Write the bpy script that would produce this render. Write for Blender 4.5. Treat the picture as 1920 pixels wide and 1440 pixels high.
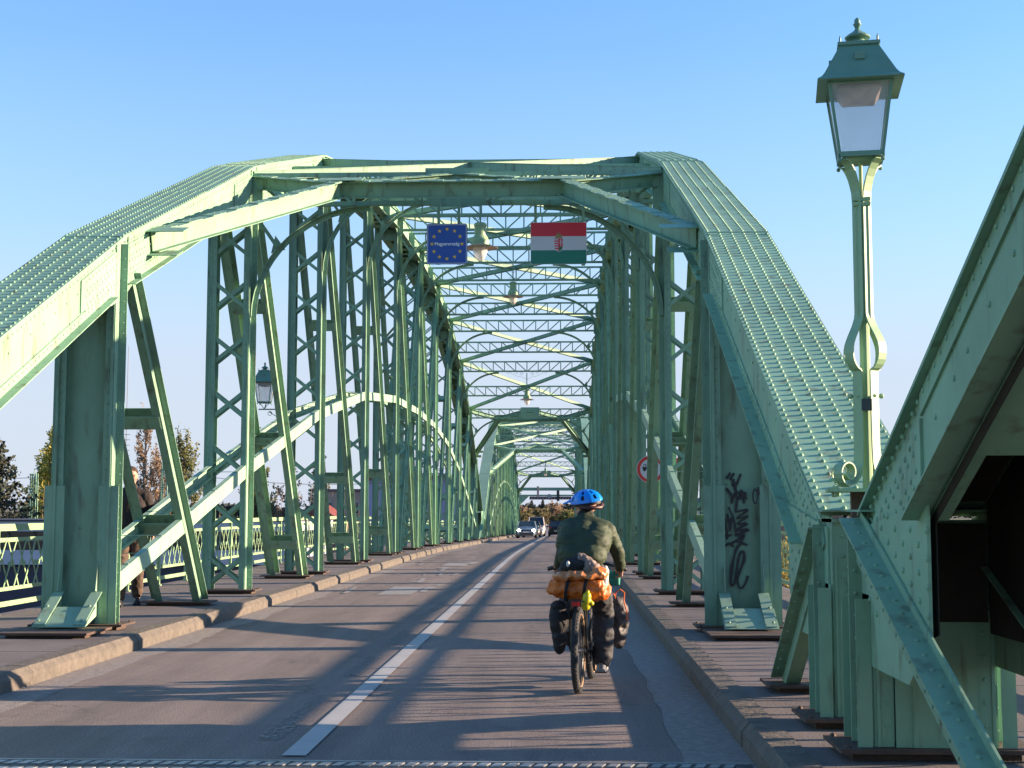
import bpy, math, random
from mathutils import Vector, Matrix, Euler, noise
R = math.radians
rnd = random.Random(7)
for o in list(bpy.data.objects): bpy.data.objects.remove(o)
scene = bpy.context.scene
COL = scene.collection

# ---------------------------------------------------------------- camera
F = 2600.0; W0, H0 = 1920.0, 1440.0
VPX, VPY, EYE = 1052.0, 957.0, 1.5
cam_d = bpy.data.cameras.new('camera'); cam = bpy.data.objects.new('camera', cam_d); COL.objects.link(cam)
cam_d.sensor_width = 36.0; cam_d.lens = F / W0 * 36.0; cam_d.clip_start = 0.05; cam_d.clip_end = 6000
cx, cy = VPX - W0/2, -(VPY - H0/2)
pitch = math.atan2(-cy, F)
yaw = math.atan2(cx, math.hypot(F, cy))
cam.location = (0, 0, EYE)
cam.rotation_euler = Euler((R(90) + pitch, 0, yaw), 'XYZ')
scene.camera = cam

# ---------------------------------------------------------------- sky, sun, exposure
SUN_EL, SUN_AZ = 12.3, 6.5        # azimuth from +X towards +Y
wd = bpy.data.worlds.new('World'); scene.world = wd; wd.use_nodes = True
nt = wd.node_tree; bg = nt.nodes['Background']
sk = nt.nodes.new('ShaderNodeTexSky'); sk.sky_type = 'NISHITA'; sk.sun_disc = False
sk.sun_elevation = R(SUN_EL); sk.sun_rotation = R(90 - SUN_AZ)
sk.air_density = 1.25; sk.dust_density = 0.25; sk.ozone_density = 1.6; sk.altitude = 120

# slightly bluer air, with the pale lilac haze that lies along the horizon
tcw = nt.nodes.new('ShaderNodeTexCoord'); sp = nt.nodes.new('ShaderNodeSeparateXYZ'); nt.links.new(tcw.outputs['Generated'], sp.inputs[0])
tint = nt.nodes.new('ShaderNodeMix'); tint.data_type = 'RGBA'; tint.blend_type = 'MULTIPLY'; tint.inputs['Factor'].default_value = 1
nt.links.new(sk.outputs[0], tint.inputs['A']); tint.inputs['B'].default_value = (0.66, 1.0, 1.47, 1)
rampw = nt.nodes.new('ShaderNodeValToRGB'); rampw.color_ramp.elements[0].position = 0.0; rampw.color_ramp.elements[0].color = (0.92, 0.92, 0.92, 1)
rampw.color_ramp.elements[1].position = 0.46; rampw.color_ramp.elements[1].color = (0, 0, 0, 1)
for (ps_, v_) in ((0.10, 0.86), (0.20, 0.34), (0.32, 0.08)):
    e_ = rampw.color_ramp.elements.new(ps_); e_.color = (v_, v_, v_, 1)
nt.links.new(sp.outputs['Z'], rampw.inputs['Fac'])
hz = nt.nodes.new('ShaderNodeMix'); hz.data_type = 'RGBA'; nt.links.new(rampw.outputs[0], hz.inputs['Factor'])
nt.links.new(tint.outputs['Result'], hz.inputs['A']); hz.inputs['B'].default_value = (2.75, 2.98, 3.65, 1)
nt.links.new(hz.outputs['Result'], bg.inputs[0]); bg.inputs[1].default_value = 0.076
sd = bpy.data.lights.new('sun', 'SUN'); sd.energy = 5.0; sd.angle = R(0.5); sd.color = (1.0, 0.745, 0.52)
sun = bpy.data.objects.new('sun', sd); COL.objects.link(sun)
e, a = R(SUN_EL), R(SUN_AZ)
sdir = Vector((math.cos(e)*math.cos(a), math.cos(e)*math.sin(a), math.sin(e)))
sun.rotation_euler = sdir.to_track_quat('Z', 'Y').to_euler(); sun.location = (40, 5, 30)
scene.view_settings.view_transform = 'Standard'; scene.view_settings.look = 'None'
scene.view_settings.exposure = 1.70; scene.view_settings.gamma = 1.0
scene.render.engine = 'CYCLES'

# ---------------------------------------------------------------- materials
MATS = {}
def mat(name, col, rough=0.6, metal=0.0, var=0.0, scale=4.0, bump=0.0, bscale=60.0, col2=None, spec=None,
        rust=0.0, alpha=None, trans=0.0, emit=None, coord='Object', rndv=0.0, translu=0.0):
    if name in MATS: return MATS[name]
    m = bpy.data.materials.new(name); m.use_nodes = True; MATS[name] = m
    t = m.node_tree; b = t.nodes['Principled BSDF']; L = t.links
    b.inputs['Base Color'].default_value = (*col, 1); b.inputs['Roughness'].default_value = rough
    b.inputs['Metallic'].default_value = metal
    if spec is not None: b.inputs['Specular IOR Level'].default_value = spec
    tc = t.nodes.new('ShaderNodeTexCoord')
    out = None
    if var > 0 or col2:
        n = t.nodes.new('ShaderNodeTexNoise'); n.inputs['Scale'].default_value = scale; n.inputs['Detail'].default_value = 8
        n.inputs['Roughness'].default_value = 0.65
        L.new(tc.outputs[coord], n.inputs['Vector'])
        r = t.nodes.new('ShaderNodeValToRGB'); r.color_ramp.elements[0].position = 0.32; r.color_ramp.elements[1].position = 0.68
        c2 = col2 if col2 else tuple(min(1, c*(1+var)) for c in col)
        c1 = col if col2 else tuple(c*(1-var) for c in col)
        r.color_ramp.elements[0].color = (*c1, 1); r.color_ramp.elements[1].color = (*c2, 1)
        L.new(n.outputs['Fac'], r.inputs['Fac']); out = r.outputs['Color']
    if rust > 0:
        n2 = t.nodes.new('ShaderNodeTexNoise'); n2.inputs['Scale'].default_value = 3.0; n2.inputs['Detail'].default_value = 10
        mp = t.nodes.new('ShaderNodeMapping'); mp.inputs['Scale'].default_value = (3.0, 3.0, 0.6)
        L.new(tc.outputs[coord], mp.inputs['Vector']); L.new(mp.outputs[0], n2.inputs['Vector'])
        r2 = t.nodes.new('ShaderNodeValToRGB'); r2.color_ramp.elements[0].position = 0.55; r2.color_ramp.elements[1].position = 0.74
        r2.color_ramp.elements[0].color = (0, 0, 0, 1); r2.color_ramp.elements[1].color = (rust, rust, rust, 1)
        L.new(n2.outputs['Fac'], r2.inputs['Fac'])
        mx = t.nodes.new('ShaderNodeMix'); mx.data_type = 'RGBA'
        L.new(r2.outputs['Color'], mx.inputs['Factor'])
        if out: L.new(out, mx.inputs['A'])
        else: mx.inputs['A'].default_value = (*col, 1)
        mx.inputs['B'].default_value = (0.11, 0.105, 0.065, 1); out = mx.outputs['Result']
        n4 = t.nodes.new('ShaderNodeTexNoise'); n4.inputs['Scale'].default_value = 7.0; n4.inputs['Detail'].default_value = 12; n4.inputs['Roughness'].default_value = 0.75
        L.new(tc.outputs[coord], n4.inputs['Vector']); r4 = t.nodes.new('ShaderNodeValToRGB'); r4.color_ramp.elements[0].position = 0.655; r4.color_ramp.elements[1].position = 0.70
        r4.color_ramp.elements[0].color = (0, 0, 0, 1); r4.color_ramp.elements[1].color = (rust, rust, rust, 1)
        L.new(n4.outputs['Fac'], r4.inputs['Fac']); mx4 = t.nodes.new('ShaderNodeMix'); mx4.data_type = 'RGBA'; L.new(r4.outputs['Color'], mx4.inputs['Factor'])
        L.new(out, mx4.inputs['A']); mx4.inputs['B'].default_value = (0.10, 0.045, 0.02, 1); out = mx4.outputs['Result']
    if rndv > 0:
        oi = t.nodes.new('ShaderNodeObjectInfo'); mr = t.nodes.new('ShaderNodeMapRange'); mr.inputs['To Min'].default_value = 1-rndv; mr.inputs['To Max'].default_value = 1+rndv
        L.new(oi.outputs['Random'], mr.inputs['Value']); hs_ = t.nodes.new('ShaderNodeHueSaturation'); L.new(mr.outputs[0], hs_.inputs['Value'])
        mr2 = t.nodes.new('ShaderNodeMapRange'); mr2.inputs['To Min'].default_value = 0.512; mr2.inputs['To Max'].default_value = 0.488; L.new(oi.outputs['Random'], mr2.inputs['Value']); L.new(mr2.outputs[0], hs_.inputs['Hue'])
        if out: L.new(out, hs_.inputs['Color'])
        else: hs_.inputs['Color'].default_value = (*col, 1)
        out = hs_.outputs['Color']
    if translu > 0:
        tb = t.nodes.new('ShaderNodeBsdfTranslucent'); ms = t.nodes.new('ShaderNodeMixShader'); ms.inputs[0].default_value = translu
        om = t.nodes['Material Output']; L.new(b.outputs[0], ms.inputs[1]); L.new(tb.outputs[0], ms.inputs[2]); L.new(ms.outputs[0], om.inputs['Surface'])
        if out: L.new(out, tb.inputs['Color'])
        else: tb.inputs['Color'].default_value = (*col, 1)
    if out: L.new(out, b.inputs['Base Color'])
    if bump > 0:
        n3 = t.nodes.new('ShaderNodeTexNoise'); n3.inputs['Scale'].default_value = bscale; n3.inputs['Detail'].default_value = 6
        L.new(tc.outputs[coord], n3.inputs['Vector'])
        bp = t.nodes.new('ShaderNodeBump'); bp.inputs['Strength'].default_value = bump; bp.inputs['Distance'].default_value = 0.02
        L.new(n3.outputs['Fac'], bp.inputs['Height']); L.new(bp.outputs[0], b.inputs['Normal'])
    if trans: b.inputs['Transmission Weight'].default_value = trans
    if alpha is not None: b.inputs['Alpha'].default_value = alpha
    if emit:
        b.inputs['Emission Color'].default_value = (*emit[0], 1); b.inputs['Emission Strength'].default_value = emit[1]
    return m

PAINT = mat('bridge_paint', (0.203, 0.348, 0.238), 0.6, var=0.14, scale=1.1, rust=0.75, bump=0.08, bscale=9, spec=0.3, rndv=0.16)
PAINT_CHIP = mat('bridge_paint_pale', (0.235, 0.37, 0.27), 0.6, var=0.10, scale=1.6, rust=0.5, bump=0.06, bscale=9, spec=0.3, rndv=0.12)
RAILP = mat('railing_paint', (0.25, 0.385, 0.215), 0.5, var=0.08, scale=3, rust=0.25)
RUST = mat('rusty_steel', (0.055, 0.036, 0.028), 0.8, col2=(0.10, 0.062, 0.046), scale=6, bump=0.3, bscale=40)
WHITE = mat('road_paint', (0.36, 0.36, 0.36), 0.7, var=0.1, scale=3)

# ---------------------------------------------------------------- mesh helpers
HOLLOW_SHADE = mat('hollow_shade', (0.030, 0.024, 0.018), 0.9, var=0.3, scale=3)  # near-black colour painting the shade inside the chord ends
def V(*a): return Vector(a)
class MB:
    def __init__(s): s.v = []; s.f = []
    def quadbox(s, c8):
        n = len(s.v); s.v += [tuple(c) for c in c8]
        s.f += [(n, n+3, n+2, n+1), (n+4, n+5, n+6, n+7), (n, n+1, n+5, n+4), (n+1, n+2, n+6, n+5), (n+2, n+3, n+7, n+6), (n+3, n, n+4, n+7)]
    def box(s, x0, x1, y0, y1, z0, z1):
        if x0 > x1: x0, x1 = x1, x0
        if y0 > y1: y0, y1 = y1, y0
        if z0 > z1: z0, z1 = z1, z0
        s.quadbox([(x0, y0, z0), (x1, y0, z0), (x1, y1, z0), (x0, y1, z0), (x0, y0, z1), (x1, y0, z1), (x1, y1, z1), (x0, y1, z1)])
    def beam(s, p0, p1, u, wu, wv, ou=0.0, ov=0.0):
        p0 = Vector(p0); p1 = Vector(p1); t = (p1 - p0).normalized(); u = Vector(u)
        v = u.cross(t).normalized(); u = t.cross(v).normalized()
        a = u*(ou - wu/2) ; b = u*(ou + wu/2); c = v*(ov - wv/2); d = v*(ov + wv/2)
        s.quadbox([p0+a+c, p0+b+c, p0+b+d, p0+a+d, p1+a+c, p1+b+c, p1+b+d, p1+a+d])
    def polybar(s, xa, xb, pts):
        # continuous bar; pts = [(y, zlo, zhi)]
        if xa > xb: xa, xb = xb, xa
        n = len(s.v)
        for (y, lo, hi) in pts: s.v += [(xa, y, lo), (xb, y, lo), (xb, y, hi), (xa, y, hi)]
        m = len(pts)
        s.f.append((n, n+3, n+2, n+1)) if False else None
        s.f.append((n, n+1, n+2, n+3)); q = n + 4*(m-1); s.f.append((q, q+3, q+2, q+1))
        for i in range(m-1):
            a = n + 4*i; b = a + 4
            for j in range(4):
                k = (j+1) % 4; s.f.append((a+k, a+j, b+j, b+k))
    def prism(s, pts, th):
        n = len(s.v); th = Vector(th); pts = [Vector(p) for p in pts]; m = len(pts)
        s.v += [tuple(p) for p in pts] + [tuple(p+th) for p in pts]
        s.f.append(tuple(range(n+m-1, n-1, -1))); s.f.append(tuple(range(n+m, n+2*m)))
        for i in range(m):
            j = (i+1) % m; s.f.append((n+i, n+j, n+m+j, n+m+i))
    def rivet(s, p, nrm, r=0.016, h=0.011, seg=6):
        p = Vector(p); nrm = Vector(nrm).normalized()
        u = nrm.orthogonal().normalized(); w = nrm.cross(u)
        n = len(s.v)
        for (rr, hh) in ((r, -0.001), (r*0.82, h*0.6)):
            for i in range(seg):
                an = 2*math.pi*i/seg; s.v.append(tuple(p + u*rr*math.cos(an) + w*rr*math.sin(an) + nrm*hh))
        s.v.append(tuple(p + nrm*h))
        for i in range(seg):
            j = (i+1) % seg
            s.f.append((n+i, n+j, n+seg+j, n+seg+i)); s.f.append((n+seg+i, n+seg+j, n+2*seg))
    def tube(s, pts, r, seg=8, cap=True, rz=None):
        pts = [Vector(p) for p in pts]; rs = r if isinstance(r, (list, tuple)) else [r]*len(pts)
        n = len(s.v); m = len(pts); up = None
        for i, p in enumerate(pts):
            t = (pts[min(i+1, m-1)] - pts[max(i-1, 0)]).normalized()
            if up is None: up = t.orthogonal().normalized()
            up = (up - t*up.dot(t)); up = up.normalized() if up.length > 1e-6 else t.orthogonal().normalized()
            w = t.cross(up)
            for j in range(seg):
                an = 2*math.pi*j/seg; s.v.append(tuple(p + (up*math.cos(an) + w*math.sin(an))*rs[i]))
        for i in range(m-1):
            for j in range(seg):
                k = (j+1) % seg; s.f.append((n+i*seg+j, n+i*seg+k, n+(i+1)*seg+k, n+(i+1)*seg+j))
        if cap:
            s.f.append(tuple(n+j for j in range(seg-1, -1, -1))); s.f.append(tuple(n+(m-1)*seg+j for j in range(seg)))
    def lathe(s, prof, c=(0, 0, 0), seg=16, sq=0):
        # prof [(r,z)], sq: square section when seg==4
        n = len(s.v); c = Vector(c); m = len(prof)
        for (r, z) in prof:
            for j in range(seg):
                an = 2*math.pi*(j + (0.5 if seg == 4 else 0))/seg
                s.v.append((c.x + r*math.cos(an), c.y + r*math.sin(an), c.z + z))
        for i in range(m-1):
            for j in range(seg):
                k = (j+1) % seg; s.f.append((n+i*seg+j, n+i*seg+k, n+(i+1)*seg+k, n+(i+1)*seg+j))
        s.f.append(tuple(n+j for j in range(seg-1, -1, -1))); s.f.append(tuple(n+(m-1)*seg+j for j in range(seg)))
    def ell(s, c, r, rot=None, seg=16, rings=10):
        n = len(s.v); c = Vector(c); M = rot.to_matrix() if rot else Matrix.Identity(3)
        s.v.append(tuple(c + M @ Vector((0, 0, r[2]))))
        for i in range(1, rings):
            th = math.pi*i/rings
            for j in range(seg):
                ph = 2*math.pi*j/seg
                s.v.append(tuple(c + M @ Vector((r[0]*math.sin(th)*math.cos(ph), r[1]*math.sin(th)*math.sin(ph), r[2]*math.cos(th)))))
        s.v.append(tuple(c + M @ Vector((0, 0, -r[2])))); last = len(s.v) - 1
        for j in range(seg):
            k = (j+1) % seg; s.f.append((n, n+1+j, n+1+k)); q = n+1+(rings-2)*seg; s.f.append((last, q+k, q+j))
            for i in range(rings-2):
                a = n+1+i*seg; s.f.append((a+j, a+seg+j, a+seg+k, a+k))
    def flatquad(s, pts):
        n = len(s.v); s.v += [tuple(p) for p in pts]; s.f.append(tuple(range(n, n+len(pts))))
    def mesh(s, name):
        me = bpy.data.meshes.new(name); me.from_pydata(s.v, [], s.f); me.update(); return me
    def build(s, name, m, parent=None, smooth=False, loc=None, rot=None):
        return mk(name, s.mesh(name), m, parent, smooth, loc, rot)
def mk(name, me, m=None, parent=None, smooth=False, loc=None, rot=None):
    if m is not None and not me.materials: me.materials.append(m)
    if smooth:
        me.polygons.foreach_set('use_smooth', [True]*len(me.polygons))
    o = bpy.data.objects.new(name, me); COL.objects.link(o)
    if parent: o.parent = parent
    if loc: o.location = loc
    if rot: o.rotation_euler = rot
    return o
def tag(o, label=None, cat=None, group=None, kind=None):
    if label: o['label'] = label
    if cat: o['category'] = cat
    if group: o['group'] = group
    if kind: o['kind'] = kind
    return o
def empty(name, loc=(0, 0, 0), rz=0.0, label=None, cat=None, group=None):
    o = bpy.data.objects.new(name, None); o.location = loc; o.rotation_euler = (0, 0, rz); o.empty_display_size = 0.2
    COL.objects.link(o); return tag(o, label, cat, group)
def fixnormals(me):
    import bmesh
    b = bmesh.new(); b.from_mesh(me); bmesh.ops.recalc_face_normals(b, faces=b.faces); b.to_mesh(me); b.free()
def copy_tree(o, parent=None):
    c = o.copy(); COL.objects.link(c); c.parent = parent
    for ch in list(o.children): copy_tree(ch, c)
    return c

# ---------------------------------------------------------------- layout numbers
XC = -1.71; HW = 3.40                 # centre line, half clear width between the trusses
P = 6.8; Y1 = 8.95; NP = 12
ZT = [1.49, 4.67, 7.22, 9.17, 10.38, 10.95, 11.12, 10.97, 10.38, 9.2, 7.28, 4.67, 1.49]
ZR = [0.0, 0.60, 2.15, 3.55, 4.5, 4.95, 5.05, 4.95, 4.5, 3.55, 2.15, 0.60, 0.0]
KERB = 2.85; RAILX = 5.5; PAVE = 0.16
def zdeck(y):
    if y < 38: return 0.0
    if y < 58: return -0.012*(y-38)**2/40.0
    if y < 230: return -0.12 - 0.012*(y-58)
    return -0.12 - 0.012*172
def XS(s, a): return XC + s*(HW + a)
def ztop(k):
    k = max(0, min(NP, k)); i = min(int(k), NP-1); f = k - i; return ZT[i]*(1-f) + ZT[i+1]*f
# ================================================================ the setting: road, pavements, ground
def grid_road(x0, x1, z, ys, name, m):
    b = MB()
    n = 0
    for y in ys: b.v += [(x0, y, zdeck(y)+z), (x1, y, zdeck(y)+z)]
    for i in range(len(ys)-1): b.f.append((2*i, 2*i+1, 2*i+3, 2*i+2))
    return b.build(name, m)
YS = [-30, 0, 20] + [38 + i*2 for i in range(12)] + [70, 100, 150, 230, 260]
def asphalt():
    m = bpy.data.materials.new('asphalt'); m.use_nodes = True; t = m.node_tree; L = t.links; b = t.nodes['Principled BSDF']
    tc = t.nodes.new('ShaderNodeTexCoord')
    def noise_(sc, det, vec=None):
        n = t.nodes.new('ShaderNodeTexNoise'); n.inputs['Scale'].default_value = sc; n.inputs['Detail'].default_value = det
        n.inputs['Roughness'].default_value = 0.7; L.new(vec or tc.outputs['Object'], n.inputs['Vector']); return n
    mp = t.nodes.new('ShaderNodeMapping'); mp.inputs['Scale'].default_value = (1.6, 0.12, 1); L.new(tc.outputs['Object'], mp.inputs['Vector'])
    n1 = noise_(1.0, 6, mp.outputs[0]); n2 = noise_(75, 4); n3 = noise_(2.2, 8)
    r1 = t.nodes.new('ShaderNodeValToRGB'); r1.color_ramp.elements[0].color = (0.130, 0.107, 0.100, 1); r1.color_ramp.elements[1].color = (0.225, 0.187, 0.174, 1)
    r1.color_ramp.elements[0].position = 0.35; r1.color_ramp.elements[1].position = 0.7
    L.new(n1.outputs['Fac'], r1.inputs['Fac'])
    r2 = t.nodes.new('ShaderNodeValToRGB'); r2.color_ramp.elements[0].color = (0.38, 0.38, 0.40, 1); r2.color_ramp.elements[1].color = (1.75, 1.7, 1.62, 1)
    r2.color_ramp.elements[0].position = 0.36; r2.color_ramp.elements[1].position = 0.66
    L.new(n2.outputs['Fac'], r2.inputs['Fac'])
    mx = t.nodes.new('ShaderNodeMix'); mx.data_type = 'RGBA'; mx.blend_type = 'MULTIPLY'; mx.inputs['Factor'].default_value = 0.8
    L.new(r1.outputs[0], mx.inputs['A']); L.new(r2.outputs[0], mx.inputs['B'])
    r3 = t.nodes.new('ShaderNodeValToRGB'); r3.color_ramp.elements[0].color = (0.78, 0.78, 0.78, 1); r3.color_ramp.elements[1].color = (1.2, 1.2, 1.2, 1)
    L.new(n3.outputs['Fac'], r3.inputs['Fac'])
    mx2 = t.nodes.new('ShaderNodeMix'); mx2.data_type = 'RGBA'; mx2.blend_type = 'MULTIPLY'; mx2.inputs['Factor'].default_value = 0.8
    L.new(mx.outputs['Result'], mx2.inputs['A']); L.new(r3.outputs[0], mx2.inputs['B'])
    # hairline cracks and sealed seams
    vz = t.nodes.new('ShaderNodeTexVoronoi'); vz.feature = 'DISTANCE_TO_EDGE'; vz.inputs['Scale'].default_value = 0.55
    nd = noise_(1.4, 5); av = t.nodes.new('ShaderNodeVectorMath'); av.operation = 'ADD'; sc_ = t.nodes.new('ShaderNodeVectorMath'); sc_.operation = 'SCALE'; sc_.inputs['Scale'].default_value = 0.9
    L.new(nd.outputs['Color'], sc_.inputs[0]); L.new(tc.outputs['Object'], av.inputs[0]); L.new(sc_.outputs[0], av.inputs[1]); L.new(av.outputs[0], vz.inputs['Vector'])
    rc = t.nodes.new('ShaderNodeValToRGB'); rc.color_ramp.elements[0].position = 0.0; rc.color_ramp.elements[0].color = (0.42, 0.42, 0.42, 1); rc.color_ramp.elements[1].position = 0.010; rc.color_ramp.elements[1].color = (1, 1, 1, 1)
    L.new(vz.outputs['Distance'], rc.inputs['Fac'])
    nm_ = noise_(0.35, 3); rm = t.nodes.new('ShaderNodeValToRGB'); rm.color_ramp.elements[0].position = 0.48; rm.color_ramp.elements[1].position = 0.60; L.new(nm_.outputs['Fac'], rm.inputs['Fac'])
    mc = t.nodes.new('ShaderNodeMix'); mc.data_type = 'RGBA'; mc.blend_type = 'MULTIPLY'; L.new(rm.outputs[0], mc.inputs['Factor']); L.new(mx2.outputs['Result'], mc.inputs['A']); L.new(rc.outputs[0], mc.inputs['B'])
    # stains: dark drips along the lanes
    ns = noise_(0.9, 6); rs_ = t.nodes.new('ShaderNodeValToRGB'); rs_.color_ramp.elements[0].position = 0.30; rs_.color_ramp.elements[0].color = (0.55, 0.55, 0.55, 1); rs_.color_ramp.elements[1].position = 0.42; rs_.color_ramp.elements[1].color = (1, 1, 1, 1); L.new(ns.outputs['Fac'], rs_.inputs['Fac'])
    ms_ = t.nodes.new('ShaderNodeMix'); ms_.data_type = 'RGBA'; ms_.blend_type = 'MULTIPLY'; ms_.inputs['Factor'].default_value = 0.55; L.new(mc.outputs['Result'], ms_.inputs['A']); L.new(rs_.outputs[0], ms_.inputs['B'])
    mx2 = ms_
    L.new(mx2.outputs['Result'], b.inputs['Base Color']); b.inputs['Roughness'].default_value = 0.75
    bp = t.nodes.new('ShaderNodeBump'); bp.inputs['Strength'].default_value = 0.8; bp.inputs['Distance'].default_value = 0.010
    L.new(n2.outputs['Fac'], bp.inputs['Height']); L.new(bp.outputs[0], b.inputs['Normal'])
    return m
tag(grid_road(XC-KERB, XC+KERB, 0, YS, 'road', asphalt()), kind='structure')
DUST = mat('gutter_grit', (0.17, 0.155, 0.145), 0.9, col2=(0.30, 0.27, 0.25), scale=14, bump=0.7, bscale=90)
CONC = mat('kerb_concrete', (0.078, 0.068, 0.058), 0.85, col2=(0.145, 0.124, 0.102), scale=7, bump=0.7, bscale=28)
PAVM = mat('pavement_concrete', (0.11, 0.092, 0.088), 0.85, col2=(0.165, 0.138, 0.13), scale=1.3, bump=0.25, bscale=50)
# dusty gutters with a ragged inner edge
for s in (-1, 1):
    b = MB(); n = 520
    for i in range(n+1):
        y = 7.9 + i*0.4
        w = (0.42 if s > 0 else 0.32) + 0.14*noise.noise(V(y*0.6, s*5, 0)) + 0.06*noise.noise(V(y*3.1, s*9, 3))
        if s < 0: w += 0.05
        b.v += [(XC+s*(KERB), y, zdeck(y)+0.004), (XC+s*(KERB-w), y, zdeck(y)+0.004)]
    for i in range(n):
        q = 2*i; b.f.append((q, q+1, q+3, q+2) if s > 0 else (q, q+2, q+3, q+1))
    tag(b.build('gutter', DUST), kind='structure')
# kerbs: one run of bevelled stones per side
def kerb(s):
    b = MB(); gl = 1.0; y = -12.0
    while y < 215:
        L_ = 3.0 if y < 90 else 6.0
        for (h0, h1) in ((y, y+L_-0.012),):
            x0 = XC+s*KERB; pr = [(0, -0.3), (0, PAVE-0.055), (0.05, PAVE+0.003), (0.22, PAVE+0.008), (0.22, -0.3)]
            if not (7.7 < h0+0.8 < 8.7):
                n = len(b.v)
                for yy in (h0, h1):
                    j = 0.004*rnd.uniform(-1, 1)
                    for (dx, dz) in pr: b.v.append((x0+s*dx+s*j, yy, zdeck(yy)+dz+j*0.3))
                m = len(pr)
                for i in range(m):
                    k = (i+1) % m; f = (n+i, n+k, n+m+k, n+m+i); b.f.append(f)
                b.f.append(tuple(range(n, n+m))); b.f.append(tuple(range(n+2*m-1, n+m-1, -1)))
        y += L_
    me = b.mesh('kerb'); fixnormals(me); return mk('kerb', me, CONC)
for s in (-1, 1): tag(kerb(s), kind='structure')
# pavement slabs (outside the kerbs, under the trusses, out to the railings), transverse joints every 3.4 m
def pavement(s):
    b = MB(); y = -14.0
    while y < 215:
        L_ = 2.27 if y < 60 else 6.8
        y1 = y + L_ - 0.02
        xa, xb = XC+s*(KERB+0.22), XC+s*(RAILX+0.12)
        z0, z1 = zdeck(y), zdeck(y1); lo, hi = min(xa, xb), max(xa, xb)
        q = [(lo, y, z0-0.25), (hi, y, z0-0.25), (hi, y1, z1-0.25), (lo, y1, z1-0.25), (lo, y, z0+PAVE), (hi, y, z0+PAVE), (hi, y1, z1+PAVE), (lo, y1, z1+PAVE)]
        b.quadbox(q); y += L_
    return b.build('pavement', PAVM)
for s in (-1, 1): tag(pavement(s), kind='structure')
# deck slab below, so that nothing is seen through the joints
b = MB()
for i in range(len(YS)-1):
    y0, y1 = YS[i], YS[i+1]
    b.quadbox([(XC-RAILX, y0, zdeck(y0)-1.2), (XC+RAILX, y0, zdeck(y0)-1.2), (XC+RAILX, y1, zdeck(y1)-1.2), (XC-RAILX, y1, zdeck(y1)-1.2),
               (XC-RAILX, y0, zdeck(y0)-0.31), (XC+RAILX, y0, zdeck(y0)-0.31), (XC+RAILX, y1, zdeck(y1)-0.31), (XC-RAILX, y1, zdeck(y1)-0.31)])
tag(b.build('bridge_deck', mat('deck_dark', (0.05, 0.05, 0.05), 0.9)), kind='structure')
# road markings
WORN = None
def worn_mat():
    m = bpy.data.materials.new('worn_road_paint'); m.use_nodes = True; t = m.node_tree; L = t.links; b = t.nodes['Principled BSDF']
    b.inputs['Base Color'].default_value = (0.20, 0.195, 0.19, 1); b.inputs['Roughness'].default_value = 0.7
    tc = t.nodes.new('ShaderNodeTexCoord'); n = t.nodes.new('ShaderNodeTexNoise'); n.inputs['Scale'].default_value = 30; n.inputs['Detail'].default_value = 8
    L.new(tc.outputs['Object'], n.inputs['Vector'])
    r = t.nodes.new('ShaderNodeValToRGB'); r.color_ramp.elements[0].position = 0.42; r.color_ramp.elements[1].position = 0.60
    L.new(n.outputs['Fac'], r.inputs['Fac']); L.new(r.outputs[0], b.inputs['Alpha']); return m
WORN = worn_mat()
def patch(b, pts, z=0.008): b.flatquad([(x, y, zdeck(y)+z) for (x, y) in pts])
b = MB(); xl = -1.64; ys = [8.6] + [10+i*3 for i in range(10)] + YS[3:-1]
for i in range(len(ys)-1):
    y0, y1 = ys[i], ys[i+1]; patch(b, [(xl-0.075, y0), (xl+0.075, y0), (xl+0.075, y1), (xl-0.075, y1)])
tag(b.build('centre_line', WHITE), kind='structure')
b = MB()
for (y0, y1) in ((9.2, 11.4), (12.7, 14.3), (15.6, 17.6), (21, 23), (27, 29)):
    patch(b, [(xl-0.36, y0), (xl-0.20, y0), (xl-0.20, y1), (xl-0.36, y1)], 0.007)
tag(b.build('old_line', WORN), kind='structure')

# ground, water, far bank
GZ = -7.5
b = MB(); b.flatquad([(-3000, -800, GZ), (3000, -800, GZ), (3000, 5000, GZ), (-3000, 5000, GZ)])
tag(b.build('ground', mat('ground_grass', (0.055, 0.07, 0.03), 0.95, col2=(0.12, 0.10, 0.06), scale=0.05)), kind='structure')
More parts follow.
